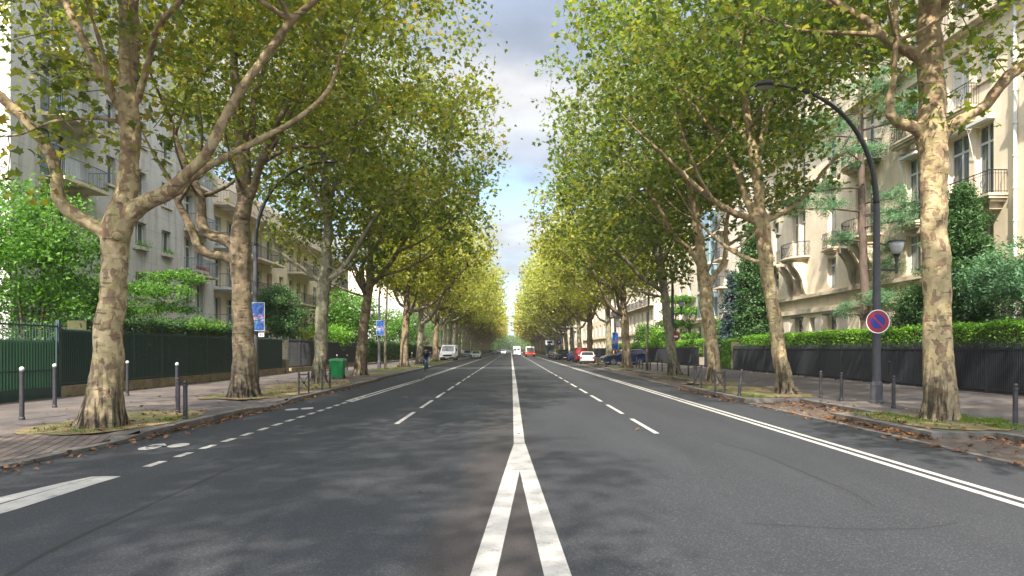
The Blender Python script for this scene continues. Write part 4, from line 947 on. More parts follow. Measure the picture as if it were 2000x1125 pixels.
# right side
RX = 17.6
ribbed_fence('metal_fence', 'long black spiked metal fence along the right pavement', RX, 12.0, 54.0, .20, 1.83, M['fenceblack'], M['iron'], base=.06, pitch=.10, panel=2.25, spikes=.33, face=-1)
hedge('hedge', 'bright green clipped hedge rising behind the black spiked fence', RX+.30, RX+1.25, 12.0, 53.0, 1.2, 2.72, M['leafhedge'], 1000, .095, 9, lump=.14)
ribbed_fence('metal_gate', 'black driveway gate beside the ivy on the right pavement', RX, 56.6, 62, .2, 2.0, M['fenceblack'], M['iron'], face=-1, cat='gate')
hedge('ivy', 'pale green ivy spilling over the end of the black spiked fence', RX-.25, RX+.6, 54.1, 56.5, .2, 2.5, M['leafbright'], 1200, .13, 12)
ribbed_fence('metal_fence', 'black fence behind the parked vehicles on the right', RX, 64, 110, .2, 1.95, M['fenceblack'], M['iron'], face=-1, base=.06)
hedge('hedge', 'yellow-green hedge above the fence behind the red van', RX+.3, RX+1.3, 64, 120, 1.0, 2.6, M['leafhedge'], 330, .17, 14)
ribbed_fence('metal_fence', 'distant black fence on the far right pavement', RX, 111, 200, .2, 1.95, M['fenceblack'], M['iron'], face=-1, pitch=.4, panel=8, bar_w=.03)
# ------------------------------------------------------------------ buildings
_wc = {}
def win_mesh(w, h, style, d):
    """window frame and glass, local: faces the street along -d x, centred in y, base at z=0; d = +1 when the house stands on the right"""
    key = (round(w, 2), round(h, 2), style, d)
    if key in _wc: return _wc[key]
    m = MB(); t = .07; q0, q1 = (-.03*d, .03*d)
    m.box(q0, q1, -w/2, -w/2+t, 0, h); m.box(q0, q1, w/2-t, w/2, 0, h); m.box(q0, q1, -w/2+t, w/2-t, 0, t); m.box(q0, q1, -w/2+t, w/2-t, h-t, h)
    if w > .75: m.box(q0*1.3, q1*1.3, -.05, .05, t, h-t)
    if style in ('french', 'trans'):
        zt = h*.76; m.box(q0*1.5, q1*1.5, -w/2+t, -.05, zt-.05, zt+.05); m.box(q0*1.5, q1*1.5, .05, w/2-t, zt-.05, zt+.05)
    fr = m.mesh('window', M['frame']); g = MB().box(.0, .01*d, -w/2+.02, w/2-.02, .02, h-.02)
    gm = M['glass_curtain'] if style in ('curtain', 'trans') else M['glass_blue'] if style == 'blue' else M['brown'] if style == 'brown' else M['shutter'] if style == 'shutter' else M['glass']
    gl = g.mesh('pane', gm); _wc[key] = (fr, gl); return _wc[key]
def rail_mesh(L, depth, style, d, h=1.0):
    key = ('r', round(L, 2), depth, style, d)
    if key in _wc: return _wc[key]
    m = MB(); mt = M['iron'] if style != 'pale' else M['bluerail']
    def side(p0, p1):
        v = Vector(p1) - Vector(p0); n = max(2, int(v.length/.11))
        m.bar(Vector(p0)+Vector((0,0,h)), Vector(p1)+Vector((0,0,h)), .025); m.bar(Vector(p0)+Vector((0,0,.10)), Vector(p1)+Vector((0,0,.10)), .015)
        if style in ('diamond', 'bow'): m.bar(Vector(p0)+Vector((0,0,h-.14)), Vector(p1)+Vector((0,0,h-.14)), .012)
        for i in range(n+1):
            q_ = Vector(p0) + v*(i/n)
            if style in ('diamond', 'bow') and i % 7 in (3, 4) and n > 8 and 1 < i < n-1:
                if i % 7 == 3:
                    u = v.normalized()*.17; zc = Vector((0,0,.48)); c = q_ + v/n*.5
                    for s in (1, .55):
                        pts = [c+zc+u*s, c+zc+Vector((0,0,.32*s)), c+zc-u*s, c+zc-Vector((0,0,.32*s))]
                        for a, b in zip(pts, pts[1:]+pts[:1]): m.bar(a, b, .013)
                continue
            m.bar(q_, q_+Vector((0,0,h)), .010)
    x = -depth*d*.94
    if style == 'bow':
        pts = [(x*math.sin(math.pi*i/12), -L/2*math.cos(math.pi*i/12), 0) for i in range(13)]
        for a, b in zip(pts[:-1], pts[1:]):
            m.bar(Vector(a)+Vector((0,0,h)), Vector(b)+Vector((0,0,h)), .025); m.bar(Vector(a)+Vector((0,0,.1)), Vector(b)+Vector((0,0,.1)), .015)
            for t in (0, .33, .66):
                q_ = Vector(a).lerp(Vector(b), t); m.bar(q_, q_+Vector((0,0,h)), .011)
            c = Vector(a).lerp(Vector(b), .5)+Vector((0,0,.5)); u = (Vector(b)-Vector(a)).normalized()*.14
            pp = [c+u, c+Vector((0,0,.25)), c-u, c-Vector((0,0,.25))]
            for a2, b2 in zip(pp, pp[1:]+pp[:1]): m.bar(a2, b2, .012)
    else:
        side((0,-L/2+.04,0), (x,-L/2+.04,0)) if depth > .15 else None
        side((x,-L/2+.04,0), (x,L/2-.04,0)); side((x,L/2-.04,0), (0,L/2-.04,0)) if depth > .15 else None
    r = m.mesh('railing', mt); _wc[key] = r; return r
def slab_mesh(L, depth, d, style, th=.2):
    key = ('s', round(L, 2), depth, d, style, th)
    if key in _wc: return _wc[key]
    m = MB()
    if style == 'bow':
        for (s, za, zb) in ((1.0, -th*.5, 0), (.93, -th, -th*.5), (.72, -th*2.0, -th), (.5, -th*2.8, -th*2)):
            pts = [(-depth*s*d*math.sin(math.pi*i/16), -L/2*s*math.cos(math.pi*i/16)) for i in range(17)]
            n = len(pts); vs = [(a, b, za) for a, b in pts]+[(a, b, zb) for a, b in pts]
            m.add(vs, [tuple(range(n)), tuple(range(2*n-1, n-1, -1))]+[(i, (i+1) % n, (i+1) % n+n, i+n) for i in range(n)])
    else:
        m.box(.0, -depth*d, -L/2, L/2, -th, 0)
        if style == 'diamond':
            m.box(0, -(depth+.06)*d, -L/2-.05, L/2+.05, -th*.45, .0+.012); m.box(0, -(depth-.12)*d, -L/2+.1, L/2-.1, -th*1.6, -th)
            for s in (-1, 1): m.box(0, -(depth-.25)*d, s*(L/2-.55)-.22, s*(L/2-.55)+.22, -th*3.0, -th*1.6)
    r = m.mesh('balcony', M['trim'] if style in ('bow', 'diamond') else M['frame' if style == 'white' else 'trim']); _wc[key] = r; return r
def house(name, label, cat, d, X, Y0, Y1, ztop, openings, wallm, balconies=(), depth=12, bands=(), group=None, end_open=(), roof='flat', attic=None, reveal=.32, z0=0.0, extra=None):
    """street facade on the plane x = X facing the road; openings: (y0, y1, z0, z1, style)"""
    root = thing(name, label, cat, (X, (Y0+Y1)/2, 0)); root['group'] = group if group else root.get('group', '')
    if not group: del root['group']
    ys = sorted({Y0, Y1, *[o[0] for o in openings], *[o[1] for o in openings]}); zs = sorted({z0, ztop, *[o[2] for o in openings], *[o[3] for o in openings]})
    m = MB(); flip = d > 0
    def face(p): m.poly(p if flip else p[::-1])
    # merge wall cells row by row
    for za, zb in zip(zs[:-1], zs[1:]):
        run = None
        for ya, yb in zip(ys[:-1], ys[1:]):
            cy, cz = (ya+yb)/2, (za+zb)/2; hole = any(o[0] < cy < o[1] and o[2] < cz < o[3] for o in openings)
            if not hole: run = (run[0] if run else ya, yb)
            if (hole or yb == Y1) and run:
                face([(X, run[1], za), (X, run[0], za), (X, run[0], zb), (X, run[1], zb)]); run = None
            if hole: run = None
    R_ = reveal*d; XB = X+depth*d
    for (a, b, c, e, st) in openings:
        m.poly([(X,a,c),(X+R_,a,c),(X+R_,a,e),(X,a,e)]); m.poly([(X,b,c),(X,b,e),(X+R_,b,e),(X+R_,b,c)])
        m.poly([(X,a,c),(X,b,c),(X+R_,b,c),(X+R_,a,c)]); m.poly([(X,a,e),(X+R_,a,e),(X+R_,b,e),(X,b,e)])
    eo = list(end_open); es = sorted({min(X, XB), max(X, XB), *[v for o in eo for v in o[:2]]}); ez = sorted({z0, ztop, *[v for o in eo for v in o[2:4]]})
    for za, zb in zip(ez[:-1], ez[1:]):
        for xa, xb in zip(es[:-1], es[1:]):
            cx, cz = (xa+xb)/2, (za+zb)/2
            if any(o[0] < cx < o[1] and o[2] < cz < o[3] for o in eo): continue
            m.poly([(xa,Y0,za),(xb,Y0,za),(xb,Y0,zb),(xa,Y0,zb)])
    m.poly([(X,Y1,z0),(XB,Y1,z0),(XB,Y1,ztop),(X,Y1,ztop)]); m.poly([(XB,Y0,z0),(XB,Y1,z0),(XB,Y1,ztop),(XB,Y0,ztop)])
    m.build('wall', wallm, root)
    for (xa, xb, za, zb) in eo:
        MB().box(xa, xb, Y0+.12, Y0+.16, za, zb).build('window', M['frame'], root); MB().box(xa+.1, xb-.1, Y0+.10, Y0+.125, za+.1, zb-.1).build('window_pane', M['glass'], root)
    rf = MB()
    if roof == 'flat': rf.box(X-.25*d, XB, Y0-.1, Y1+.1, ztop, ztop+.35)
    else:
        rf.box(X-.45*d, XB, Y0-.15, Y1+.15, ztop, ztop+.45); rb = MB(); e = .9
        rb.add([(X+.1*d,Y0,ztop+.45),(X+.1*d,Y1,ztop+.45),(XB,Y1,ztop+.45),(XB,Y0,ztop+.45),(X+2.2*d,Y0+1,ztop+5),(X+2.2*d,Y1-1,ztop+5),(XB-2*d,Y1-1,ztop+5),(XB-2*d,Y0+1,ztop+5)],
               [(4,5,6,7),(0,1,5,4),(1,2,6,5),(2,3,7,6),(3,0,4,7)])
        ro_ = rb.build('roof', M['slate'], root)
        k = max(1, int((Y1-Y0)/9))
        for i in range(k):
            yy = Y0+(i+.5)*(Y1-Y0)/k; MB().box(X+3*d, X+4*d, yy-.8, yy+.8, ztop+4.9, ztop+6.6).build('chimney', M['trim'], root)
    rf.build('cornice', M['trim'], root)
    for (zb_, th, out) in bands: MB().box(X+.05*d, X-out*d, Y0+.003, Y1-.003, zb_, zb_+th).build('string_course', M['trim'], root)
    cnt = 0
    for (a, b, c, e, st) in openings:
        if st == 'none': continue
        fr, gl = win_mesh(b-a, e-c, st, d)
        w = obj('window', fr, root, (X+R_*.8-root.location.x, (a+b)/2-root.location.y, c)); obj('pane', gl, w)
        if e-c < 2.0 and st not in ('low',):
            obj('sill', sill_mesh(b-a, d), root, (0, (a+b)/2-root.location.y, c))
    for (yc, L, z, dep, st) in balconies:
        s = obj('balcony', slab_mesh(L, dep, d, st, .16 if st in ('pale','white','bars') else .2), root, (0, yc-root.location.y, z)); obj('railing', rail_mesh(L, dep, st if st != 'white' else 'pale', d), s)
    return root
def sill_mesh(w, d):
    key = ('sill', round(w, 2), d)
    if key not in _wc: _wc[key] = MB().box(.05*d, -.10*d, -w/2-.1, w/2+.1, -.12, -.002).mesh('sill', M['trim'])
    return _wc[key]
def flower_box(root, x, y, z, w, seed, col=None):
    b = MB().box(x-.02, x+.26, y-w/2, y+w/2, z, z+.2); b.build('flower_box', M['shutter'], root)
    rng = np.random.default_rng(seed); n = 260; p = np.stack([x+.12+rng.normal(size=n)*.12, y+rng.uniform(-w/2, w/2, n), z+.28+rng.normal(size=n)*.13], 1)
    o = obj('flowers', leaf_mesh('flowers', p-np.array(root.location), .11, LEAF_OVAL, col or M['leafhedge'], rng=rng), root)
M['petal'] = leaf_mat('red_petals', [(.05,.12,.03),(.35,.03,.05),(.5,.08,.10),(.06,.14,.03)], .2, (1,1,1))

# left: grey concrete block
XA = -22.0; op = []; bal = []
for k, f in enumerate([.9, 3.9, 6.9, 9.9, 12.9, 15.9, 18.9]):
    op += [(31.9, 34.0, f+.1, f+2.45, 'french'), (37.1, 38.0, f+.9, f+2.45, 'std'), (40.0, 41.2, f+.95, f+2.4, 'std'), (43.0, 44.2, f+.95, f+2.4, 'curtain' if k % 2 else 'std'), (46.0, 47.2, f+.1, f+2.45, 'french'), (47.6, 48.8, f+.1, f+2.45, 'curtain')]
    if k >= 3: bal.append((33.8, 3.6, f, 1.1, 'pale'))
    if k >= 2: bal.append((47.6, 3.4, f, .9, 'pale'))
lbA = house('apartment_building', 'grey concrete apartment block with few balconies, nearest on the left', 'building', -1, XA, 30.0, 50.5, 22.5, op, M['concrete'], bal, depth=13, end_open=[(-27, -25.6, z, z+1.5) for z in (4.8, 7.8, 10.8, 13.8, 16.8)])
flower_box(lbA, XA+.0, 43.6, 7.62, 1.3, 1); flower_box(lbA, XA+.0, 40.6, 7.62, 1.3, 2); flower_box(lbA, XA+.7, 46.8, 6.92, 1.6, 3, M['petal'])
# left: cream block with long balconies
XB_ = -22.4; op = []; bal = []
for k, f in enumerate([.3, 3.35, 6.4, 9.5]):
    for j, (yc, w) in enumerate([(52.2,1.2),(54.6,1.6),(58.4,1.4),(60.8,1.2),(63.2,1.5),(66.6,1.3),(69.6,1.4),(72.0,1.2),(74.4,1.2),(78,1.3),(80.6,1.3),(84.5,1.4),(87.5,1.4),(91,1.4)]):
        st = 'brown' if (k == 2 and j in (4, 5)) else ('trans' if (j+k) % 3 == 0 else 'std' if (j+k) % 3 == 1 else 'french')
        op.append((yc-w/2, yc+w/2, f+.12, f+2.4, st))
    bal += [(53.6, 5.0, f, 1.3, 'white'), (60.6, 6.4, f, 1.3, 'bars'), (72.0, 7.4, f, 1.5, 'bars'), (86, 6.0, f, 1.3, 'bars')] if k else []
lbB = house('apartment_building', 'cream apartment block with long dark-railed balconies, second on the left', 'building', -1, XB_, 50.8, 94, 12.6, op, M['cream'], bal, depth=12)
MB().box(XB_+1.35, XB_-1, 50.9, 93.8, 12.55, 12.72).build('terrace', M['trim'], lbB)
MB().box(XB_-1.6, XB_-11, 51.5, 93, 12.9, 15.9).build('attic', M['cream2'], lbB)
obj('railing', rail_mesh(42.0, 1.3, 'bars', -1), lbB, (0, 72.3-lbB.location.y, 12.72))
house('white_house', 'plain white gabled house wall glimpsed between left trunks', 'house', -1, -18.2, 118, 128, 10.5, [(120, 121.4, 4, 5.6, 'std'), (124, 125.4, 4, 5.6, 'std'), (120, 121.4, 7, 8.6, 'std')], M['whitewall'], depth=9, end_open=[(-24, -22.8, 6.5, 8)])
def grid_open(Y0, Y1, step, w, rows, seed, styles=('std', 'trans', 'french', 'curtain')):
    rg = random.Random(seed); o = []; n = int((Y1-Y0)/step); s = (Y1-Y0)/n
    for i in range(n):
        for (za, zb) in rows: o.append((Y0+s*(i+.5)-w/2, Y0+s*(i+.5)+w/2, za, zb, rg.choice(styles)))
    return o
house('apartment_building', 'pale beige apartment block far along the left behind the trees', 'building', -1, -22.5, 131, 190, 17, grid_open(131, 190, 6.5, 1.8, [(1.4,3.2),(4.6,6.6),(7.8,9.8),(11,13),(14,15.8)], 4), M['cream2'], depth=12)
house('apartment_building', 'most distant cream block on the left side', 'building', -1, -22.5, 193, 300, 19, grid_open(193, 300, 11, 2.4, [(1.4,3.2),(4.6,6.6),(7.8,9.8),(11,13),(14,15.8)], 5), M['cream'], depth=12)

# right: limestone building with bow balconies
XS = 21.0; op = []; bal = []
floors = [(8.35, 11.85), (12.7, 15.7), (17.2, 19.7)]
near = [(25.2, 26.5), (29.7, 30.9), (31.3, 32.8), (35.0, 36.3), (44.1, 45.3), (53.5, 54.7)]
for (a, b) in near:
    op.append((a, b, 5.72, 7.75, 'trans'))
    for k, (za, zb) in enumerate(floors):
        st = 'shutter' if (k == 1 and a in (29.7, 31.3)) else 'french'
        op.append((a, b, za+.1 if a not in (29.7,) or k != 1 else za+1.0, zb-.1, st))
for c in (49.8, 40.5):
    for s in (-.62, .62):
        op.append((c+s-.5, c+s+.5, 5.72, 7.85, 'std'))
        for (za, zb) in floors: op.append((c+s-.5, c+s+.5, za+.1, zb-.1, 'french'))
for (a, b) in near[1:] + [(40.0, 41.2), (49.2, 50.4), (38, 39), (47, 48)]: op.append((a, b, 2.75, 3.95, 'low'))
bal = [(31.0, 4.3, 8.35, .8, 'diamond'), (31.9, 2.6, 12.7, .6, 'diamond'), (25.9, 2.6, 12.7, .6, 'diamond'), (35.7, 2.3, 12.7, .6, 'diamond'), (35.7, 1.5, 8.35, .3, 'diamond'), (44.7, 1.6, 8.35, .28, 'diamond'), (44.7, 1.6, 12.7, .28, 'diamond'),
       (40.5, 3.7, 8.35, 1.15, 'bow'), (49.8, 3.7, 8.35, 1.15, 'bow'), (40.5, 3.7, 12.7, 1.15, 'bow'), (49.8, 3.7, 12.7, 1.15, 'bow'), (54.1, 1.6, 8.35, .28, 'diamond'), (54.1, 1.6, 12.7, .28, 'diamond'), (31.0, 30, 17.0, .7, 'bars')]
rbA = house('stone_building', 'limestone apartment building with bow balconies, nearest on the right', 'building', 1, XS, 20.5, 56.4, 20.6, op, M['stone'], bal[:-1], depth=13,
            bands=[(5.35, .22, .28), (4.28, .30, .16), (16.3, .42, .55)], roof='mansard')
obj('railing', rail_mesh(35.0, .5, 'bars', 1), rbA, (0, 0, 16.72))
for c in (49.8, 40.5):                                              # scrolled supports under the bow balconies
    for s in (-1.25, 0, 1.25):
        m = MB(); prof = [(.0, 7.9), (1.0, 7.9), (.95, 7.6), (.62, 7.15), (.38, 6.6), (.30, 6.1), (.16, 5.75), (0, 5.6)]
        vs = [(XS+.02-a, c+s-.16, z) for a, z in prof] + [(XS+.02-a, c+s+.16, z) for a, z in prof]; n = len(prof)
        m.add(vs, [tuple(range(n)), tuple(range(2*n-1, n-1, -1))]+[(i, i+n, (i+1) % n+n, (i+1) % n) for i in range(n)]); m.build('bracket', M['trim'], rbA)
for (yy) in (33.9, 37.9, 43.0, 46.6, 52.0):                          # recessed panels between the ground windows
    MB().box(XS-.03, XS+.02, yy-.55, yy+.55, 2.6, 3.9).build('wall_panel', M['stone2'], rbA)
for (yy, l) in ((44.7, 1.3), (35.7, 1.3)): MB().box(XS-.04, XS+.02, yy-l/2, yy+l/2, 4.7, 5.3).build('vent_grille', M['trim'], rbA)
dp = MB(); dp.tube([(XS-.10, 28.3, 2), (XS-.10, 28.3, 16.6)], .075, 10)
for z in np.arange(3, 16.5, 1.35): dp.tube([(XS-.10, 28.3, z), (XS-.10, 28.3, z+.08)], .10, 10)
dp.build('drainpipe', M['frame'], rbA, smooth=False)
for (a, b) in ((29.7, 30.9), (31.3, 32.8), (35.0, 36.3)):            # folded awnings over the tall windows
    m = MB(); m.box(XS-.35, XS+.1, a-.1, b+.1, 11.78, 11.9); m.bar((XS-.33, b+.05, 11.8), (XS-.02, b+.05, 10.3), .02); m.build('awning', M['frame'], rbA)
for (a, b) in ((44.1, 45.3), (49.2, 50.4)):
    m = MB(); m.box(XS-.3, XS+.05, a-.15, b+.15, 4.0, 4.08); m.bar((XS-.28, a-.1, 4.0), (XS-.02, a-.1, 3.2), .03); m.build('awning', M['iron'], rbA)
# right: pale block with glass bay
rows = [(2.8,4.3),(5.4,6.9),(8.1,9.6),(10.9,12.4),(13.7,15.2),(16.5,18)]
op = grid_open(75.2, 96, 3.9, 1.35, rows, 8, ('std', 'trans', 'curtain')) + grid_open(57.5, 69.5, 4.0, 1.5, rows, 9, ('std', 'french'))
rbB = house('stone_building', 'pale stone block with a bluish glass bay, second on the right', 'building', 1, XS+.3, 57, 96, 20, op, M['stone2'], [(68.2, 3.0, z, .9, 'bars') for z in (7.9, 10.7, 13.5, 16.3)], depth=13, bands=[(4.7, .25, .15), (18.6, .3, .3)], roof='mansard')
for z in (5.2, 8.0, 10.8, 13.6, 16.4):
    for i in range(4):
        y0 = 70.4 + i*1.12; g_ = MB().box(XS-.55, XS+.28, y0, y0+1.06, z, z+2.5).build('bay_window', M['glass_blue'], rbB)
MB().box(XS-.62, XS+.29, 70.3, 75.0, 4.9, 5.15).build('bay_base', M['trim'], rbB)
for z in (7.72, 10.52, 13.32, 16.12): MB().box(XS-.62, XS+.29, 70.3, 75.0, z, z+.26).build('bay_floor', M['frame'], rbB)
house('stone_building', 'cream stone building behind the red van, third on the right', 'building', 1, XS, 100, 140, 19, grid_open(100, 140, 3.6, 1.3, [(1.6,3.4),(4.8,7.4),(8.6,11.2),(12.4,14.8),(15.8,17.6)], 10), M['stone2'], [(120, 39, 8.4, .6, 'bars'), (120, 39, 15.6, .6, 'bars')], depth=13, bands=[(4.1, .25, .2)], roof='mansard')
house('stone_building', 'farther cream stone building, fourth on the right', 'building', 1, XS, 143, 200, 20, grid_open(143, 200, 7, 2.2, [(1.6,3.4),(4.8,7.4),(8.6,11.2),(12.4,14.8),(15.8,17.6)], 11), M['stone'], depth=13, bands=[(4.1, .25, .2)], roof='mansard')
house('stone_building', 'most distant stone building on the right side', 'building', 1, XS, 203, 300, 20, grid_open(203, 300, 11, 2.6, [(1.6,3.4),(4.8,7.4),(8.6,11.2),(12.4,14.8)], 12), M['stone2'], depth=13, roof='mansard')

# ------------------------------------------------------------------ garden trees and shrubs
XMIN = None
def garden_tree(name, label, x, y, z0, h, r, n, per, sig, ls, leafm, barkm, seed, tmpl=LEAF_OVAL, cat='tree', bot=None, stems=1, tr=.10, cone=False, layers=0, pw=2.1, ry=None):
    root = thing(name, label, cat, (x, y, z0)); lim = []; rg = random.Random(seed); bot = z0+h*.3 if bot is None else bot
    for s in range(stems):
        a = 6.28*s/stems; ex, ey = (math.cos(a)*r*.35, math.sin(a)*r*.35) if stems > 1 else (0, 0)
        lim.append((((x+ex*.1, y+ey*.1, z0-.05), (x+ex*.4, y+ey*.4, z0+h*.3), (x+ex*.8, y+ey*.8, z0+h*.6), (x+ex, y+ey, z0+h*.96)), (tr*1.3, tr, tr*.6, tr*.15)))
    res = wood('trunk', lim, root, barkm, None, seed, segs=8, wob=.06)
    if cone:
        at = []
        rg2 = np.random.default_rng(seed)
        for _ in range(n):
            t = rg2.uniform()**1.35; zz_ = bot + (z0+h-bot)*t; rad = r*(1-t)**.8*(rg2.uniform()**.4)*(1+.35*math.sin(zz_*7+seed))*.85; a = rg2.uniform(0, 6.283)
            rad *= 1 + .25*noise.noise(Vector((math.cos(a)*1.5, math.sin(a)*1.5, zz_*.8+seed)))
            at.append(Vector((x+rad*math.cos(a), y+rad*math.sin(a), zz_-rad*.18)))
    elif layers:
        at = []; rg2 = np.random.default_rng(seed)
        for _ in range(n):
            l = rg2.integers(layers); t = (l+.5)/layers; a = rg2.uniform(0, 6.283); off = Vector((math.cos(l*2.4)*r*.3, math.sin(l*2.4)*r*.3, 0))
            rad = r*(.95-.5*t)*rg2.uniform()**.5; at.append(Vector((x, y, bot+(z0+h-bot)*t+rg2.normal()*.12-rad*.06))+off+Vector((rad*math.cos(a), rad*math.sin(a), 0)))
    else: at = envelope_points(n, x, y, (bot+z0+h)/2, r, ry or r, (z0+h-bot)/2, seed, pw=pw)
    if XMIN: at = [q for q in at if q.x > XMIN]
    p0, p1, r0, r1 = grow(res, at, seed, hmax=.05, tip=.006); o3 = np.array((x, y, z0))
    obj('crown', crown_mesh('crown', frusta(None, p0-o3, p1-o3, r0, r1, 4, None), leaf_mesh(None, leaf_points(at, per, sig, seed, .6 if not layers else .35)-o3, ls, tmpl, leafm, up=.7), barkm, leafm), root)
    return root
garden_tree('maple_tree', 'bright green leafy tree behind the green gate, left garden', -18.6, 26.4, .0, 8.4, 2.9, 340, 60, .35, .14, M['leafbright'], M['barktwig'], 101, LEAF_MID, bot=1.9, stems=4, tr=.06)
garden_tree('maple_tree', 'small layered green maple rising above the dark hedge on the left', -17.6, 34.0, .0, 5.9, 2.7, 170, 55, .26, .12, M['leafbright'], M['barktwig'], 102, LEAF_MID, bot=2.7, layers=4, tr=.07)
garden_tree('shrub', 'light green shrub behind the ribbed fence beside the nearest left trunk', -17.4, 29.6, 0, 4.6, 1.5, 110, 55, .3, .12, M['leafbright'], M['barktwig'], 103, LEAF_MID, bot=1.8, cat='shrub', stems=3, tr=.04)
garden_tree('round_shrub', 'dense rounded dark green shrub beside the blue banner', -17.3, 50.5, 0, 6.4, 1.75, 260, 60, .26, .15, M['leafdark'], M['barktwig'], 104, bot=2.4, cat='shrub', tr=.09)
garden_tree('shrub', 'low yellow-green shrub above the black fence left of the fourth left trunk', -17.0, 62, 0, 4.0, 2.2, 120, 50, .35, .17, M['leafhedge'], M['barktwig'], 105, bot=1.6, cat='shrub', stems=3, tr=.04)
garden_tree('shrub', 'reddish-edged shrub by the open railing gate on the left', -17.2, 56.5, 0, 3.6, 1.3, 60, 45, .3, .15, M['leafolive'], M['barktwig'], 106, bot=1.5, cat='shrub', stems=3, tr=.04)
for i, (x, y, h, r, lab) in enumerate([(-18, 72, 8, 3, 'sunlit green garden tree left of the white house'), (-19, 84, 9, 3.4, 'tall green garden tree behind the far dark hedge'), (-17.5, 98, 7.5, 3.2, 'bushy green garden tree behind the third left lamp'), (-17.5, 112, 8, 3.4, 'green garden tree above the white truck'), (-17, 150, 9, 5, 'broad green garden tree far along the left')]):
    garden_tree('garden_tree', lab, x, y, 0, h, r, 150, 34, .5, .26, M['leafbright'], M['barktwig'], 110+i, LEAF_QUAD, bot=2.2, tr=.12)
# right garden
XMIN = 18.15
garden_tree('thuja_tree', 'broad feathery green conifer behind the nearest right trunk', 19.4, 29.3, 0, 8.7, 2.6, 560, 60, .22, .20, M['leafdark'], M['pinebark'], 120, LEAF_SPRAY, bot=1.6, cone=True, tr=.12)
garden_tree('thuja_tree', 'lower light green conifer bush at the right edge behind the hedge', 19.8, 26.0, 0, 6.0, 2.3, 380, 60, .22, .17, M['needle'], M['pinebark'], 121, LEAF_SPRAY, bot=1.9, cat='conifer', tr=.08)
garden_tree('yew_bush', 'dark bushy conifer between the lamp post and nearest right trunk', 19.0, 31.6, 0, 5.4, 1.35, 240, 60, .22, .16, M['leafdark'], M['pinebark'], 122, LEAF_SPRAY, bot=1.9, cat='conifer', tr=.08)
garden_tree('cedar_tree', 'dense green conifer standing left of the leaning trunk on the right', 19.2, 54.3, 0, 11.6, 2.2, 420, 46, .28, .20, M['leafdark'], M['pinebark'], 123, LEAF_QUAD, bot=2.2, cone=True, tr=.16)
garden_tree('blue_spruce', 'blue-grey spruce left of the dense green conifer on the right', 19.1, 58.5, 0, 8.2, 1.9, 240, 44, .26, .19, M['spruce'], M['pinebark'], 124, LEAF_QUAD, bot=2.2, cone=True, tr=.12, cat='tree')
garden_tree('maple_tree', 'spreading layered green tree above the blue off-roader', 19.3, 80, 0, 8.4, 4.4, 260, 40, .45, .24, M['leafbright'], M['barktwig'], 125, LEAF_MID, bot=2.8, layers=4, tr=.14)
garden_tree('shrub', 'pale green bush between fourth right trunk and the black gate', 18.9, 62, 0, 4.6, 1.7, 130, 44, .3, .17, M['leafbright'], M['barktwig'], 126, bot=1.6, cat='shrub', stems=3, tr=.04)
garden_tree('shrub', 'rounded green bushes above the silver hatchback', 18.6, 97, 0, 5.6, 2.8, 150, 40, .4, .24, M['leafbright'], M['barktwig'], 127, LEAF_QUAD, bot=1.6, cat='shrub', stems=3, tr=.05)
garden_tree('shrub', 'bright bush right of the banner lamp post far right', 18.8, 88, 0, 4.6, 2.0, 110, 40, .4, .22, M['leafhedge'], M['barktwig'], 128, LEAF_QUAD, bot=1.6, cat='shrub', stems=3, tr=.05)
# tall pine with a bare trunk
root = thing('pine_tree', 'tall pine with a bare reddish trunk behind the curved lamp post', 'tree', (19.0, 37.0, 0)); x, y = 19.0, 37.0
lim = [(((x+.25, y, -.1), (x+.22, y, 3), (x+.05, y, 8), (x-.05, y, 14), (x, y, 19)), (.27, .24, .20, .14, .04))]
rg = random.Random(5); at = []
for i, (z, a, L) in enumerate([(9.2,3.3,5.0),(7.4,.2,2.6),(7.6,3.0,1.6),(9.0,-.4,3.0),(8.3,5.2,2.6),(10.5,2.6,3.2),(11.8,4.0,3.4),(12.4,.9,3.0),(13.2,3.2,4.6),(13.6,5.6,3.4),(14.6,2.2,3.2),(15.4,4.4,3.0),(16.0,.3,3.2),(16.8,3.1,3.0),(17.4,5.2,2.4),(4.6,.4,2.2),(4.3,5.0,1.8),(3.6,2.9,1.2),(6.0,.1,2.2),(9.6,-.8,2.2),(14.2,-.9,3.0)]):
    dx, dy = math.cos(a), math.sin(a)
    p = [(x, y, z), (x+dx*L*.4, y+dy*L*.4, z+.1), (x+dx*L*.75, y+dy*L*.75, z+.05), (x+dx*L, y+dy*L, z+.35)]
    lim.append((p, (.055, .045, .03, .01)))
    for k in range(int(9*L)):
        t = rg.uniform(.35 if z < 12 else .2, 1.05); w = L*.22*rg.gauss(0, 1); at.append(Vector((x+dx*L*t-dy*w, y+dy*L*t+dx*w, z+.2+rg.gauss(0, .26))))
res = wood('trunk', lim, root, M['pinebark'], None, 77, segs=10, wob=.05)
p0, p1, r0, r1 = grow(res, at, 7, hmax=.03, tip=.005); o3 = np.array((x, y, 0))
lp = leaf_points(at, 75, .19, 7, .5)
obj('crown', crown_mesh('crown', frusta(None, p0-o3, p1-o3, r0, r1, 4, None), leaf_mesh(None, lp-o3, .20, LEAF_NEEDLE, None, up=.5, spread=1), M['pinebark'], M['needle']), root)
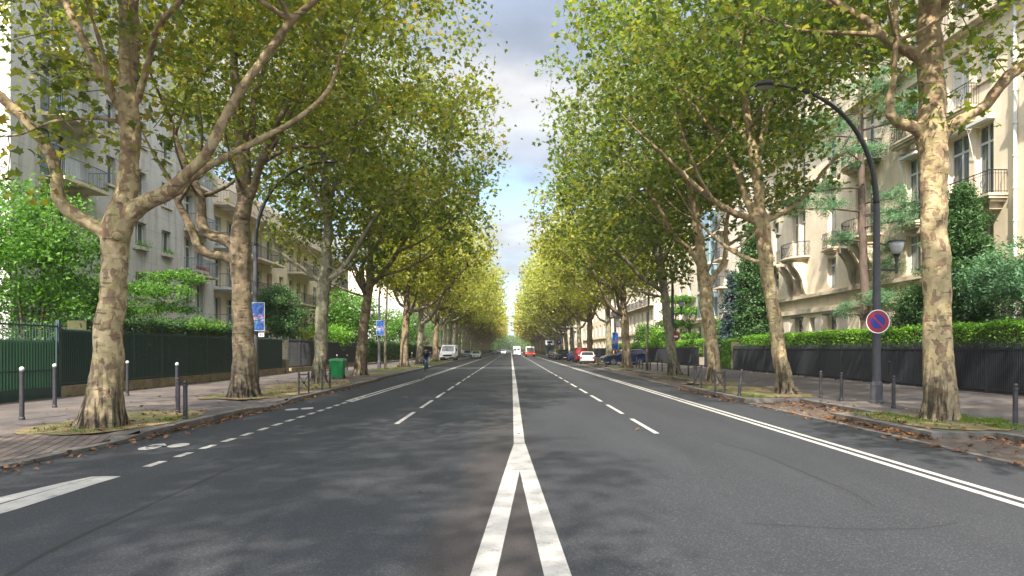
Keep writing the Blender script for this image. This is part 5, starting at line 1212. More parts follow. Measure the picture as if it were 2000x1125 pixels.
# far woods closing the street
rng = np.random.default_rng(50); pts = []
for i in range(26000):
    s = -1 if rng.uniform() < .5 else 1; y = rng.uniform(335, 600); edge = 11 - (y-335)*.030
    h = 17 + 3*noise.noise(Vector((y*.06, s*3, 0))); pts.append((s*(edge + rng.uniform(0, 1)**1.5*32), y, rng.uniform(.12, 1)*h))
for i in range(5000): pts.append((rng.uniform(-26, 30), rng.uniform(605, 640), rng.uniform(.05, 1)*(13.5+2*noise.noise(Vector((i*.37, 3, 0))))))
fw = obj('far_woods', leaf_mesh('far_woods', np.array(pts), 1.9, LEAF_QUAD, M['leaffar'], up=.6, spread=1)); tag(fw, 'green mass of distant trees closing the end of the avenue', 'trees', kind='stuff')
# ------------------------------------------------------------------ bollards, barriers, bin
def make_bollard(name, label, loc, h, r, ball, group, tilt=None):
    t = thing(name, label, 'bollard', loc, 0, group)
    m = MB(); m.lathe((0,0,0), [(r*1.25,0),(r*1.25,.05),(r,.07),(r*.97,h-.16),(r*1.0,h-.15),(r*1.12,h-.14),(r*1.12,h-.10),(r*.8,h-.09),(r*.7,h-.075)], 14)
    m.build('post', M['bollard'], t, smooth=False, world=False)
    b = MB(); rb = r*1.05 if ball else r*.95; b.lathe((0,0,h-rb*1.0), [(rb*math.sin(a), -rb*math.cos(a)) for a in [.15+2.84*i/8 for i in range(9)]], 14)
    b.build('ball_top', M['whiteball'] if ball else M['bollard'], t, smooth=True, world=False)
    if tilt: t.rotation_euler = tilt
    return t
TB = make_bollard('tall_bollard', 'tall white-topped bollard nearest the left edge, in front of the green gate', G(43,820,GZ), 1.22, .052, True, 'tall white-topped bollards on the left pavement')
for (px, py, lab) in ((107,796,'tall white-topped bollard just right of the green gate, second from the left'), (249,773,'tall white-topped bollard right of the nearest left trunk'), (346,786,'tall white-topped bollard behind a short grey one')):
    dup(TB, G(px, py, GZ), lab)
for (x, y, lab) in ((-13.0, 51, 'tall white-topped bollard seen over the green bin'), (-12.0, 50, 'tall white-topped bollard between green bin and fourth left trunk'), (-13.0, 81, 'tall white-topped bollard left of the fifth left plane tree'), (-11.6, 80, 'tall white-topped bollard right of the fifth left plane tree'), (-11.8, 100, 'tall white-topped bollard left of the seventh left plane tree'), (-11.0, 101, 'tall white-topped bollard beside the parked white truck')):
    dup(TB, Vector((x, y, GZ)), lab)
SB = make_bollard('bollard', 'short dark bollard nearest the right edge of the view', G(1983,832,GZ), .90, .050, False, 'short dark bollards')
for (px, py, lab) in ((348,806,'short dark bollard directly in front of a tall white-topped one'), (362,819,'short dark bollard by the kerb right of the nearest left trunk'),
                      (1745,797,'short dark bollard just right of the lamp post with the no-parking disc'), (1643,783,'short dark bollard left of the lamp post with the no-parking disc'),
                      (1603,776,'short dark bollard just right of the second right trunk'), (1344.5,735,'short dark bollard between third and fourth right trunks'),
                      (1293,725.5,'short dark bollard touching the left side of the fourth right trunk'), (1284,724,'short dark bollard slightly left of the fourth right trunk'),
                      (1270,722.5,'short dark bollard in front of the rear wheel of the blue off-roader, right one'), (1255,721,'short dark bollard in front of the rear wheel of the blue off-roader, left one'),
                      (1249,719,'short dark bollard in front of the rear door of the blue off-roader'), (1243,718,'short dark bollard just right of the fifth right trunk'),
                      (1184,716,'short dark bollard in front of the nose of the blue off-roader'), (1168,715,'short dark bollard in front of the silver hatchback'),
                      (1359,748,'short dark bollard behind the first right barrier')):
    dup(SB, G(px, py, GZ), lab)
LB = make_bollard('leaning_bollard', 'dark bollard leaning to the right beside the second right barrier', G(1443,773,GZ), .93, .055, False, None); LB.rotation_euler = (0, R(7), 0)
def barrier(label, a, b, h):
    t = thing('crossed_barrier', label, 'barrier', a, 0, 'crossed pavement barriers')
    for p in (a, b):
        m = MB(); m.lathe((p.x, p.y, p.z), [(.038,0),(.034,.02),(.034,h-.08),(.045,h-.07),(.045,h-.05),(.03,h-.04),(.035,h-.02),(.012,h)], 10); m.build('post', M['bollard'], t, smooth=False)
    m = MB(); m.bar(a+Vector((0,0,h-.10)), b+Vector((0,0,h-.10)), .022); m.build('top_rail', M['bollard'], t)
    m = MB(); m.bar(a+Vector((0,0,.12)), b+Vector((0,0,h-.12)), .017); m.bar(a+Vector((0,0,h-.12)), b+Vector((0,0,.12)), .014); m.tube([(a+b)/2+Vector((0,-.02,h/2)), (a+b)/2+Vector((0,.02,h/2))], .05, 10); m.build('cross_brace', M['bollard'], t)
barrier('crossed metal barrier nearest the camera at the left kerb', G(583.7,770,GZ), G(603,767.5,GZ), .80)
barrier('crossed metal barrier in front of the third left trunk, left of the green bin', G(629.4,762.7,GZ), G(644.5,758,GZ), .84)
barrier('crossed metal barrier left of the third right trunk', G(1354.8,755,GZ), G(1370,758.5,GZ), .95)
barrier('crossed metal barrier in front of the third right trunk', G(1396.3,767,GZ), G(1415.5,767.3,GZ), .84)
bc = G(660, 739, GZ); t = thing('wheeled_bin', 'green plastic wheeled bin on the left pavement', 'bin', bc)
m = MB(); w0, w1 = .30, .38
m.add([(-w0,-w0,.06),(w0,-w0,.06),(w0,w0,.06),(-w0,w0,.06),(-w1,-w1*1.1,.98),(w1,-w1*1.1,.98),(w1,w1*1.1,.98),(-w1,w1*1.1,.98)], [(0,3,2,1),(4,5,6,7),(0,1,5,4),(1,2,6,5),(2,3,7,6),(3,0,4,7)])
m.box(-w1-.02,w1+.02,-w1*1.1-.03,w1*1.1+.03,.93,.985); m.build('body', M['bin'], t, world=False, bevel=.02)
m = MB(); m.add([(-.42,-.47,.99),(.42,-.47,.99),(.42,.47,.99),(-.42,.47,.99),(-.36,-.40,1.07),(.36,-.40,1.07),(.36,.42,1.10),(-.36,.42,1.10)], [(0,3,2,1),(4,5,6,7),(0,1,5,4),(1,2,6,5),(2,3,7,6),(3,0,4,7)]); m.build('lid', M['bin'], t, world=False, bevel=.015)
for s in (-1, 1): MB().tube([(s*.30-.04, .22, .10), (s*.30+.04, .22, .10)], .10, 14).build('wheel', M['black'], t, world=False)

# ------------------------------------------------------------------ street lamps, banners, signs
def make_lamp(label, loc, side, lantern=0):
    """side +1: arm reaches to +X"""
    t = thing('street_lamp', label, 'street lamp', loc, 0, 'tall curved street lamps along the avenue')
    s = side; H = 6.0
    pole = MB(); pole.lathe((0,0,0), [(.19,0),(.19,.06),(.165,.08),(.165,.55),(.145,.62),(.125,.66),(.12,2.5),(.105,4.0),(.088,5.9),(.085,H)], 16); pole.build('pole', M['polegrey'], t, world=False, smooth=False)
    arm = [(0,0,H-.05),(.03*s,0,6.4),(.14*s,0,7.1),(.42*s,0,7.85),(.85*s,0,8.5),(1.4*s,0,9.0),(2.0*s,0,9.33),(2.6*s,0,9.52),(3.0*s,0,9.58)]
    pp, rr = resample(arm, [.085,.08,.075,.07,.062,.056,.05,.045,.04], .2); MB().tube(pp, rr, 10).build('arm', M['lampdark'], t, world=False, smooth=True)
    h = MB(); c = (3.35*s, 0, 9.58); vs = []
    prof = [(.05,.13),(.22,.11),(.36,.05),(.43,-.01),(.42,-.05),(.36,-.07)]
    n = 18; k = len(prof)
    for r_, z in prof:
        for j in range(n): vs.append((c[0]+r_*math.cos(2*math.pi*j/n), c[1]+r_*.62*math.sin(2*math.pi*j/n), c[2]+z))
    h.add(vs, [(i*n+j, i*n+(j+1) % n, (i+1)*n+(j+1) % n, (i+1)*n+j) for i in range(k-1) for j in range(n)] + [tuple(range(n-1,-1,-1)), tuple((k-1)*n+j for j in range(n))])
    h.build('lamp_head', M['lampdark'], t, world=False, smooth=True)
    g = MB(); g.add([(c[0]+.30*math.cos(2*math.pi*j/n), c[1]+.18*math.sin(2*math.pi*j/n), c[2]-.075) for j in range(n)], [tuple(range(n))]); g.build('lens', M['lanternglass'], t, world=False)
    if lantern:
        l = lantern; b = MB(); b.tube([(.1*l,0,4.02),(.62*l,0,4.02)], .032, 8); b.tube([(.60*l,0,3.9),(.60*l,0,4.28)], .035, 10); b.lathe((.60*l,0,4.25), [(.04,0),(.06,.15),(.10,.24)], 12); b.build('bracket', M['lampdark'], t, world=False)
        q_ = MB(); q_.lathe((.60*l,0,4.49), [(.10,0),(.15,.08),(.19,.22),(.215,.36)], 18); q_.build('lantern', M['lanternglass'], t, world=False, smooth=True)
        q_ = MB(); q_.lathe((.60*l,0,4.85), [(.25,0),(.25,.025),(.16,.06),(.03,.09)], 18); q_.build('lantern_cap', M['lampdark'], t, world=False)
    return t
rl = G(1712, 787, GZ)
RL = make_lamp('grey curved street lamp carrying a lantern and the nearest no-parking disc, right', rl, -1, 1)
dup(RL, Vector((11.0, 46.5, GZ)), 'curved street lamp with side lantern beside the fourth right trunk')
for y, lab in ((72, 'curved street lamp with a blue banner behind the blue off-roader'), (98, 'curved street lamp behind the silver hatchback, fourth lamp on the right'), (124, 'fifth curved street lamp on the right'), (150, 'sixth curved street lamp on the right')): dup(RL, Vector((11.0, y, GZ)), lab)
ll = Vector((P(499, 750, 30.5).x, 30.5, GZ))
LL = make_lamp('grey curved street lamp with a blue banner behind the second left trunk', ll, 1, 0); LL.scale = (1, 1, 1.04)
LD = make_lamp('curved street lamp with lantern and blue banner beside a thin young tree', Vector((-11.1, 57.5, GZ)), 1, -1)
for y, lab in ((84, 'third curved street lamp on the left, behind the cyclist'), (111, 'fourth curved street lamp on the left, beside the white truck'), (138, 'fifth curved street lamp on the left')): dup(LD, Vector((-11.2, y, GZ)), lab)
def poster_mat():
    m, nt, b, out = new_mat('blue_poster'); v = pos(nt, 'object')
    n = nd(nt, 'ShaderNodeTexNoise', {'Vector': v, 'Scale': 3.2, 'Detail': 4, 'Distortion': 1.2})
    sp = nd(nt, 'ShaderNodeSeparateXYZ', {'Vector': v})
    n2_ = nd(nt, 'ShaderNodeTexNoise', {'Vector': nd(nt, 'ShaderNodeMapping', {'Vector': v, 'Scale': (3, 1, 9)}).outputs[0], 'Scale': 1.6, 'Detail': 3})
    base = ramp(nt, n.outputs['Fac'], [(.35, (.004,.022,.15)), (.5, (.008,.06,.24)), (.66, (.025,.18,.34))])
    a = nd(nt, 'ShaderNodeMath', {0: nd(nt, 'ShaderNodeMath', {0: sp.outputs[2], 1: .08}, operation='ADD').outputs[0]}, operation='ABSOLUTE')
    band = nd(nt, 'ShaderNodeMapRange', {'Value': a.outputs[0], 'From Min': .10, 'From Max': .24, 'To Min': 1, 'To Max': 0})
    sel = nd(nt, 'ShaderNodeMapRange', {'Value': n2_.outputs['Fac'], 'From Min': .49, 'From Max': .53})
    f = nd(nt, 'ShaderNodeMath', {0: band.outputs[0], 1: sel.outputs[0]}, operation='MULTIPLY')
    rw = ramp(nt, n.outputs['Fac'], [(.4, (.30,.02,.03)), (.58, (.40,.34,.36))])
    col = nd(nt, 'ShaderNodeMixRGB', {'Fac': f.outputs[0], 'Color1': base, 'Color2': rw}).outputs[0]
    nt.links.new(col, b.inputs['Base Color']); b.inputs['Roughness'].default_value = .5; return m
M['poster'] = poster_mat()
def banner(label, x, y, z, s=1.0, w=.62, h=1.22):
    t = thing('banner', label, 'banner', (x, y, z), 0, 'blue poster banners fixed to lamp posts')
    MB().box(-w/2, w/2, -.012, .012, -h/2, h/2).build('poster', M['poster'], t, world=False)
    f = MB()
    for a in ((-w/2-.02, -w/2), (w/2, w/2+.02)): f.box(a[0], a[1], -.016, .016, -h/2-.02, h/2+.02)
    for a in ((-h/2-.02, -h/2), (h/2, h/2+.02)): f.box(-w/2, w/2, -.016, .016, a[0], a[1])
    f.build('border', M['lanternglass'], t, world=False)
    b = MB()
    for z_ in (-h/2-.01, h/2+.01): b.box(-w/2-.05 if s > 0 else w/2-.3, w/2-.35 if s > 0 else w/2+.05, .02, .045, z_-.02, z_+.02)
    b.build('clamp', M['polegrey'], t, world=False)
banner('blue poster banner with red and white shapes beside the second left trunk', P(503.5, 618, 30.3).x, 30.25, P(503, 618.5, 30.25).z)
banner('smaller-looking blue poster banner above the thin young tree', -10.95, 57.25, 3.55)
banner('blue banner behind the cyclist on the third left lamp', -11.0, 83.7, 3.5)
banner('blue banner beside the parked white truck', -11.0, 110.7, 3.5)
banner('blue banner on a lamp post behind the blue off-roader', 10.95, 71.75, 2.6, h=1.8)
banner('blue banner on the distant fifth right lamp', 10.9, 123.7, 3.3)
# small number plate "82" under the nearest banner
t = thing('number_plate', 'small white plate reading 82 on the left lamp post', 'sign', P(510.5, 654, 30.25))
MB().box(-.13, .13, -.006, .006, -.09, .09).build('plate', M['white'], t, world=False)
def text_part(body, parent, size, loc, mt, name='lettering', rot=(R(90),0,0)):
    cu = bpy.data.curves.new(name, 'FONT'); cu.body = body; cu.size = size; cu.align_x = 'CENTER'; cu.align_y = 'CENTER'; cu.extrude = .002
    tmp = bpy.data.objects.new('tmp', cu); C.objects.link(tmp); dg = bpy.context.evaluated_depsgraph_get()
    me = bpy.data.meshes.new_from_object(tmp.evaluated_get(dg)); bpy.data.objects.remove(tmp); me.materials.clear(); me.materials.append(mt)
    o = bpy.data.objects.new(name, me); C.objects.link(o); o.parent = parent; o.location = loc; o.rotation_euler = rot; return o
text_part('82', t, .17, (0, -.010, 0), M['black'])
def no_parking(label, loc, r=.34, cat='road sign', pole=None):
    t = thing('no_parking_sign', label, cat, loc)
    MB().tube([(0, .0, 0), (0, .02, 0)], r, 32).build('back_plate', M['polegrey'], t, world=False)
    def ring(ra, rb, y, mt, nm):
        m = MB(); n = 36; vs = [(ra*math.cos(2*math.pi*i/n), y, ra*math.sin(2*math.pi*i/n)) for i in range(n)] + [(rb*math.cos(2*math.pi*i/n), y, rb*math.sin(2*math.pi*i/n)) for i in range(n)]
        m.add(vs, [(i, (i+1) % n, (i+1) % n+n, i+n) for i in range(n)]); m.build(nm, mt, t, world=False)
    ring(r*.93, r, -.003, M['white'], 'rim'); ring(r*.62, r*.93, -.003, M['red'], 'red_ring')
    m = MB(); n = 36; m.poly([(r*.62*math.cos(2*math.pi*i/n), -.003, r*.62*math.sin(2*math.pi*i/n)) for i in range(n)]); m.build('blue_disc', M['blue'], t, world=False)
    m = MB(); a = R(135); u = Vector((math.cos(a), 0, math.sin(a))); v = Vector((-u.z, 0, u.x)); L = r*.66; w = r*.085
    m.poly([tuple(u*L+v*w+Vector((0,-.006,0))), tuple(u*L-v*w+Vector((0,-.006,0))), tuple(-u*L-v*w+Vector((0,-.006,0))), tuple(-u*L+v*w+Vector((0,-.006,0)))]); m.build('red_bar', M['red'], t, world=False)
    if pole: MB().tube([(0,.05,-loc[2]+GZ),(0,.05,r)], pole, 8).build('pole', M['polegrey'], t, world=False)
    else: MB().box(-.05,.05,.022,.06,-.12,.12).build('clamp', M['polegrey'], t, world=False)
    return t
no_parking('red and blue round no-parking sign on the nearest right lamp post', P(1714.5, 628, rl.y-.22), .355)
no_parking('small distant no-parking sign on its own pole above the red van', Vector((P(1147,669,98).x, 95, 2.75)), .34, pole=.035)
t = thing('road_sign', 'red round sign mostly hidden behind the fourth right trunk', 'road sign', Vector((P(1318, 657, 45.8).x, 45.8, 2.6)))
MB().tube([(0,0,0),(0,.02,0)], .33, 28).build('disc', M['red'], t, world=False); MB().box(-.22,.22,-.008,-.002,-.05,.05).build('white_bar', M['white'], t, world=False); MB().box(-.3,-.02,.022,.06,-.1,.1).build('clamp', M['polegrey'], t, world=False)
def parking_sign(label, loc, w, h, text, pole=.035):
    t = thing('parking_sign', label, 'road sign', loc)
    MB().box(-w/2, w/2, -.01, .01, -h/2, h/2).build('panel', M['blue'], t, world=False)
    text_part(text, t, h*.8, (0, -.014, 0), M['white']); MB().tube([(0,.04,-loc[2]+.02),(0,.04,h/2)], pole, 8).build('pole', M['polegrey'], t, world=False)
parking_sign('square blue parking sign standing left of the black parked cars', Vector((8.3, 118, 2.95)), .75, .75, 'P')
# bus shelter and stop panel
t = thing('bus_stop', 'distant bus stop with a white and blue sign panel on the right kerb', 'bus stop', (8.6, 152, GZ))
m = MB(); m.tube([(-.9,0,0),(-.9,0,3.6)], .06, 8); m.tube([(.9,0,0),(.9,0,3.6)], .06, 8); m.build('frame', M['polegrey'], t, world=False)
MB().box(-.95, .95, -.06, -.02, 2.55, 3.6).build('panel', M['white'], t, world=False); MB().box(-.55, .6, -.09, -.065, 2.95, 3.4).build('blue_panel', M['blue'], t, world=False)
MB().box(-.95, 1.0, -.3, 1.4, 2.2, 2.32).build('roof', M['polegrey'], t, world=False); MB().box(-.9, .9, 1.2, 1.24, .2, 2.2).build('back_glass', M['glass_blue'], t, world=False)
t = thing('advert_column', 'dark green advertising column left of the bus stop', 'kiosk', (7.9, 140, GZ))
m = MB(); m.lathe((0,0,0), [(.5,0),(.5,.25),(.42,.3),(.42,2.1),(.52,2.15),(.5,2.3),(.3,2.6),(.05,2.9)], 16); m.build('column', M['irongreen'], t, world=False)

# ------------------------------------------------------------------ vehicles
M['carblue'] = plain('dark_blue_paint', (.008,.018,.075), 0.22, spec=.6, coat=.8); M['carsilver'] = plain('silver_paint', (.46,.48,.48), 0.3, metallic=.3, coat=.5)
M['carred'] = plain('red_paint', (.36,.012,.018), 0.3, coat=.6); M['carblack'] = plain('black_paint', (.010,.010,.012), 0.2, coat=.7); M['carmidblue'] = plain('mid_blue_paint', (.012,.10,.42), 0.3, coat=.5)
M['carwhite'] = plain('white_paint', (.72,.72,.72), 0.35, coat=.4); M['cargrey'] = plain('grey_paint_car', (.17,.19,.20), 0.3, coat=.6); M['carteal'] = plain('teal_grey_paint', (.14,.20,.21), 0.3, coat=.5)
M['plate'] = plain('number_plate', (.7,.7,.66), 0.5); M['tarpred'] = plain('truck_red', (.42,.05,.02), 0.4); M['orange'] = plain('orange_panel', (.55,.20,.08), 0.4)
PROF = {  # body outline (y from the nose, z), then greenhouse: belt z, wheel radius, wheel positions
 'hatch': dict(L=4.1, W=.88, body=[(0,.30),(0,.62),(.12,.76),(.95,.92),(3.95,.98),(4.08,.86),(4.1,.34),(3.9,.26),(.15,.24)], top=[(.90,.90),(1.75,1.42),(2.0,1.46),(3.35,1.46),(3.72,1.38),(4.0,.98)], belt=.93, wr=.31, wp=(.78,3.30), front=(0,1), rear=(4,5), sw=[(1.25,.98),(1.85,1.36),(2.5,1.38),(2.5,.98)], sw2=[(2.58,.98),(2.58,1.38),(3.35,1.36),(3.62,1.02)]),
 'suv': dict(L=4.7, W=.96, body=[(0,.34),(-.02,.78),(.12,.96),(1.2,1.10),(4.6,1.16),(4.7,1.0),(4.7,.40),(4.5,.30),(.15,.28)], top=[(1.15,1.08),(1.95,1.58),(2.3,1.67),(4.0,1.66),(4.35,1.55),(4.62,1.16)], belt=1.10, wr=.38, wp=(.92,3.80), front=(0,1), rear=(4,5), sw=[(1.55,1.14),(2.08,1.52),(2.85,1.58),(2.85,1.16)], sw2=[(2.93,1.16),(2.93,1.58),(3.95,1.55),(4.2,1.22)]),
 'van': dict(L=4.9, W=.98, body=[(0,.34),(-.02,.80),(.15,1.0),(.95,1.16),(4.85,1.20),(4.9,1.1),(4.9,.40),(4.7,.30),(.15,.28)], top=[(.90,1.14),(1.55,1.78),(1.9,1.92),(4.7,1.92),(4.84,1.86),(4.88,1.2)], belt=1.16, wr=.34, wp=(.88,3.95), front=(0,1), rear=(4,5), sw=[(1.25,1.22),(1.65,1.74),(2.25,1.78),(2.25,1.22)], sw2=None),
}
def make_car(name, label, cat, kind, paint, loc, rz, group=None, rear_glass=True, wide=1.0, tall=1.0):
    """local: nose at y=0 pointing -y, body along +y, centred in x"""
    D = PROF[kind]; W = D['W']*wide; t = thing(name, label, cat, loc, rz, group); L = D['L']; belt = D['belt']
    wf = lambda z: W*(.96 if z < .4 else 1.0) if z <= belt+.02 else W-(z-belt)*(.36 if kind != 'van' else .12) - .03
    b = MB(); b.prism([(y, z) for y, z in D['body']][::-1], lambda z: W*(.95 if z < .42 else 1.0 if z < belt-.1 else .985))
    # nose and tail rounded in plan: pull the first and last points in
    vs = [list(v) for v in b.v]
    for v in vs:
        if v[1] < .14 or v[1] > L-.12: v[0] *= .90
    b.v = [tuple(v) for v in vs]
    tp = D['top']; b.prism([(y, z) for y, z in tp][::-1], wf)
    b.build('body', paint, t, world=False, bevel=.035, smooth=False)
    for y in D['wp']:
        for s in (-1, 1):
            r = D['wr']; x = s*(W-.20); m = MB(); m.tube([(x, y, r), (x+s*.215, y, r)], r, 22); w = m.build('wheel', M['black'], t, world=False)
            m = MB(); m.tube([(x+s*.20, y, r), (x+s*.222, y, r)], r*.66, 16); 
            m.build('rim', M['chrome'], w, world=False)
            m = MB(); m.tube([(s*(W-.02), y, r+.02), (s*(W+.006), y, r+.02)], r*1.17, 22); m.build('wheel_arch', M['black'], t, world=False) if False else None
    def onside(pts, s, mt, nm):
        off = .012; v = [(s*(wf(z)+off), y, z) for y, z in pts]; m = MB(); m.poly(v if s < 0 else v[::-1]); m.build(nm, mt, t, world=False)
    for s in (-1, 1):
        onside(D['sw'], s, M['carglass'], 'side_window')
        if D['sw2']: onside(D['sw2'], s, M['carglass'], 'side_window')
    def across(i, j, mt, nm, ins=.10, up=.02, lo=0.08, hi=.06):
        (y0, z0), (y1, z1) = tp[i], tp[j]; d = Vector((y1-y0, z1-z0)); nrm = Vector((-d.y, d.x)).normalized()*up
        if i > 1 : nrm = nrm
        if nrm.y < 0: nrm = -nrm
        if i == 0 and nrm.x > 0: nrm = Vector((-abs(nrm.x), nrm.y))
        if i != 0 and nrm.x < 0: nrm = Vector((abs(nrm.x), nrm.y))
        a0 = Vector((y0, z0))+d*lo+nrm; a1 = Vector((y1, z1))-d*hi+nrm
        v = [(wf(a0.y)-ins, a0.x, a0.y), (-wf(a0.y)+ins, a0.x, a0.y), (-wf(a1.y)+ins, a1.x, a1.y), (wf(a1.y)-ins, a1.x, a1.y)]
        m = MB(); m.poly(v); m.build(nm, mt, t, world=False)
    across(0, 1, M['carglass'], 'windscreen')
    if rear_glass: across(4, 5, M['carglass'], 'rear_window', lo=.05, hi=.12)
    zf = .62 if kind == 'hatch' else .80
    for s in (-1, 1):
        MB().box(s*W*.55, s*W*.86, -.015+.03, .12, zf-.06, zf+.07).build('headlight', M['head'], t, world=False)
        MB().box(s*W*.66, s*W*.89, L-.08, L+.012, zf+.02, zf+.22).build('tail_light', M['tail'], t, world=False)
        m = MB(); m.box(s*(W+.02), s*(W+.16), (D['sw'][0][0]+.05), (D['sw'][0][0]+.18), belt, belt+.13); m.build('wing_mirror', paint, t, world=False, bevel=.02)
    MB().box(-.26, .26, L, L+.018, .52, .63).build('number_plate', M['plate'], t, world=False)
    MB().box(-.26, .26, -.035, .02, .38, .49).build('number_plate', M['plate'], t, world=False)
    MB().box(-W*.6, W*.6, -.025, .03, .50, .60 if kind == 'hatch' else .70).build('grille', M['black'], t, world=False)
    MB().box(-W*.88, W*.88, L-.06, L+.02, .30, .42).build('bumper', M['black'], t, world=False)
    return t
# right side, parked
make_car('off_roader', 'dark blue off-roader standing across the right pavement, nose towards the road', 'car', 'suv', M['carblue'], (9.55, 71.5, .06), R(-90)+R(6))
make_car('hatchback', 'silver-grey hatchback parked on the right, seen from behind', 'car', 'hatch', M['carsilver'], (9.35, 77.3+4, .03), R(180)+R(-6)).location = (9.15, 82.0, .03)
make_car('delivery_van', 'red van parked on the right ahead of the silver hatchback', 'van', 'van', M['carred'], (9.3, 92.5, .03), R(180), rear_glass=False)
make_car('small_car', 'small bright blue car parked beyond the red van', 'car', 'hatch', M['carmidblue'], (9.0, 99.5, .03), R(180))
make_car('parked_car', 'black off-roader facing the camera under the far right trees', 'car', 'suv', M['carblack'], (8.35, 106, .03), R(3))
make_car('parked_car', 'black car parked behind the black off-roader, farther away', 'car', 'hatch', M['carblack'], (8.25, 121, .03), R(0))
make_car('parked_car', 'dark grey car parked at the far right kerb before the bus stop', 'car', 'hatch', M['cargrey'], (8.3, 131, .03), R(0))
make_car('parked_car', 'dark grey off-roader parked between the two black cars on the right', 'car', 'suv', M['cargrey'], (8.3, 113.3, .03), R(2))
make_car('parked_car', 'dark blue car parked beyond the black cars on the right', 'car', 'hatch', M['carblue'], (8.3, 126, .03), R(0))
# on the road, driving away
def white_van(label, x, y):
    t = thing('panel_van', label, 'van', (x, y, 0)); W = 1.0
    wf = lambda z: W if z < 1.0 else W-(z-1.0)*.13
    b = MB(); b.prism([(0,.35),(0,2.2),(.08,2.45),(4.2,2.50),(4.75,1.6),(5.7,1.25),(5.8,.4),(5.6,.3),(.1,.3)], wf); b.build('body', M['carwhite'], t, world=False, bevel=.05)
    for y_ in (1.0, 4.7):
        for s in (-1, 1):
            w = MB().tube([(s*.80, y_, .34), (s*1.01, y_, .34)], .34, 18).build('wheel', M['black'], t, world=False); MB().tube([(s*1.0, y_, .34), (s*1.02, y_, .34)], .2, 12).build('rim', M['chrome'], w, world=False)
    for s in (-1, 1):
        MB().box(s*.10, s*.72, -.012, .0, 1.45, 1.95).build('rear_window', M['carglass'], t, world=False)
        MB().box(s*.84, s*.98, -.014, .05, .75, 1.25).build('tail_light', M['tail'], t, world=False)
        MB().box(s*1.0, s*1.2, 4.2, 4.3, 1.3, 1.65).build('wing_mirror', M['black'], t, world=False)
    MB().box(-.98, .98, -.06, .02, .32, .46).build('bumper', M['polegrey'], t, world=False); MB().box(-.26, .26, -.075, -.062, .5, .62).build('number_plate', M['plate'], t, world=False)
    return t
white_van('white panel van driving away along the centre line', 1.45, 168)
t = thing('flatbed_truck', 'red flatbed truck carrying a load in the right lane, seen from behind', 'truck', (4.5, 158, 0))
b = MB(); b.box(-1.15, 1.15, 0, 4.2, .75, .98); b.build('bed', M['tarpred'], t, world=False); MB().box(-1.17, 1.17, -.05, .02, .55, 1.15).build('tailboard', M['tarpred'], t, world=False, bevel=.02)
b = MB(); b.prism([(4.3,.5),(4.3,2.35),(5.6,2.4),(6.1,1.5),(6.3,.5)], lambda z: 1.05); b.build('cab', M['carwhite'], t, world=False, bevel=.04); MB().box(-.8, .8, 4.27, 4.295, 1.55, 2.15).build('rear_window', M['carglass'], t, world=False)
for s in (-1, 1):
    MB().box(s*.72, s*1.12, -.075, -.052, .66, .86).build('tail_light', M['orange'], t, world=False)
    MB().box(s*1.08, s*1.14, 0.0, 4.2, .98, 2.3 if s < 0 else 2.3).build('side_rail', M['carsilver'], t, world=False) if False else MB().tube([(s*1.1, .05, .98), (s*1.1, .05, 2.45)], .04, 6).build('upright', M['polegrey'], t, world=False)
    for y_ in (.9, 5.2):
        w = MB().tube([(s*.75, y_, .42), (s*1.08, y_, .42)], .42, 16).build('wheel', M['black'], t, world=False); MB().tube([(s*1.07, y_, .42), (s*1.09, y_, .42)], .22, 10).build('rim', M['chrome'], w, world=False)
MB().box(-1.1, 1.1, .02, .08, 2.38, 2.45).build('crossbar', M['polegrey'], t, world=False)
b = MB(); b.box(-.75, .8, 1.0, 2.6, .98, 1.9); b.build('load', M['carteal'], t, world=False, bevel=.08); 
# left side: white truck and parked cars
t = thing('parked_truck', 'white high-fronted truck parked on the left verge facing the camera', 'truck', (-8.95, 96, .05)); W = 1.05
b = MB(); b.prism([(0,.45),(-.03,.95),(.12,1.22),(.75,1.42),(1.5,2.15),(1.8,2.3),(3.0,2.3),(3.0,.5),(.2,.42)][::-1], lambda z: W if z < 1.4 else W-(z-1.4)*.14); b.build('cab', M['carwhite'], t, world=False, bevel=.04)
MB().box(-1.02, 1.02, 3.05, 6.0, .7, 2.32).build('box_body', M['carwhite'], t, world=False, bevel=.03)
m = MB(); m.poly([(-.86,.72,1.48),(.86,.72,1.48),(.80,1.44,2.14),(-.80,1.44,2.14)]); m.build('windscreen', M['carglass'], t, world=False)
MB().box(-.62,.62,-.045,.02,.72,.95).build('grille', M['black'], t, world=False); MB().box(-1.02,1.02,-.07,.05,.40,.60).build('bumper', M['polegrey'], t, world=False, bevel=.02); MB().box(-.26,.26,-.085,-.072,.44,.55).build('number_plate', M['plate'], t, world=False)
for s in (-1, 1):
    MB().box(s*.66, s*.98, -.02, .1, .92, 1.12).build('headlight', M['head'], t, world=False); MB().box(s*1.08, s*1.26, 1.0, 1.1, 1.4, 1.8).build('wing_mirror', M['black'], t, world=False)
    for y_ in (.95, 5.0):
        w = MB().tube([(s*.80, y_, .38), (s*1.06, y_, .38)], .38, 18).build('wheel', M['black'], t, world=False); MB().tube([(s*1.05, y_, .38), (s*1.07, y_, .38)], .22, 12).build('rim', M['chrome'], w, world=False)
make_car('parked_car', 'silver saloon parked facing the camera at the left kerb', 'car', 'hatch', M['carsilver'], (-6.45, 126, .0), R(2))
make_car('parked_car', 'teal-grey car parked half behind the silver saloon on the left', 'car', 'hatch', M['carteal'], (-9.0, 139, .05), R(0))
lead = make_car('queued_car', 'white van first in the distant oncoming queue', 'car', 'suv', M['carwhite'], (-2.6, 232, 0), 0, 'distant oncoming traffic queue')
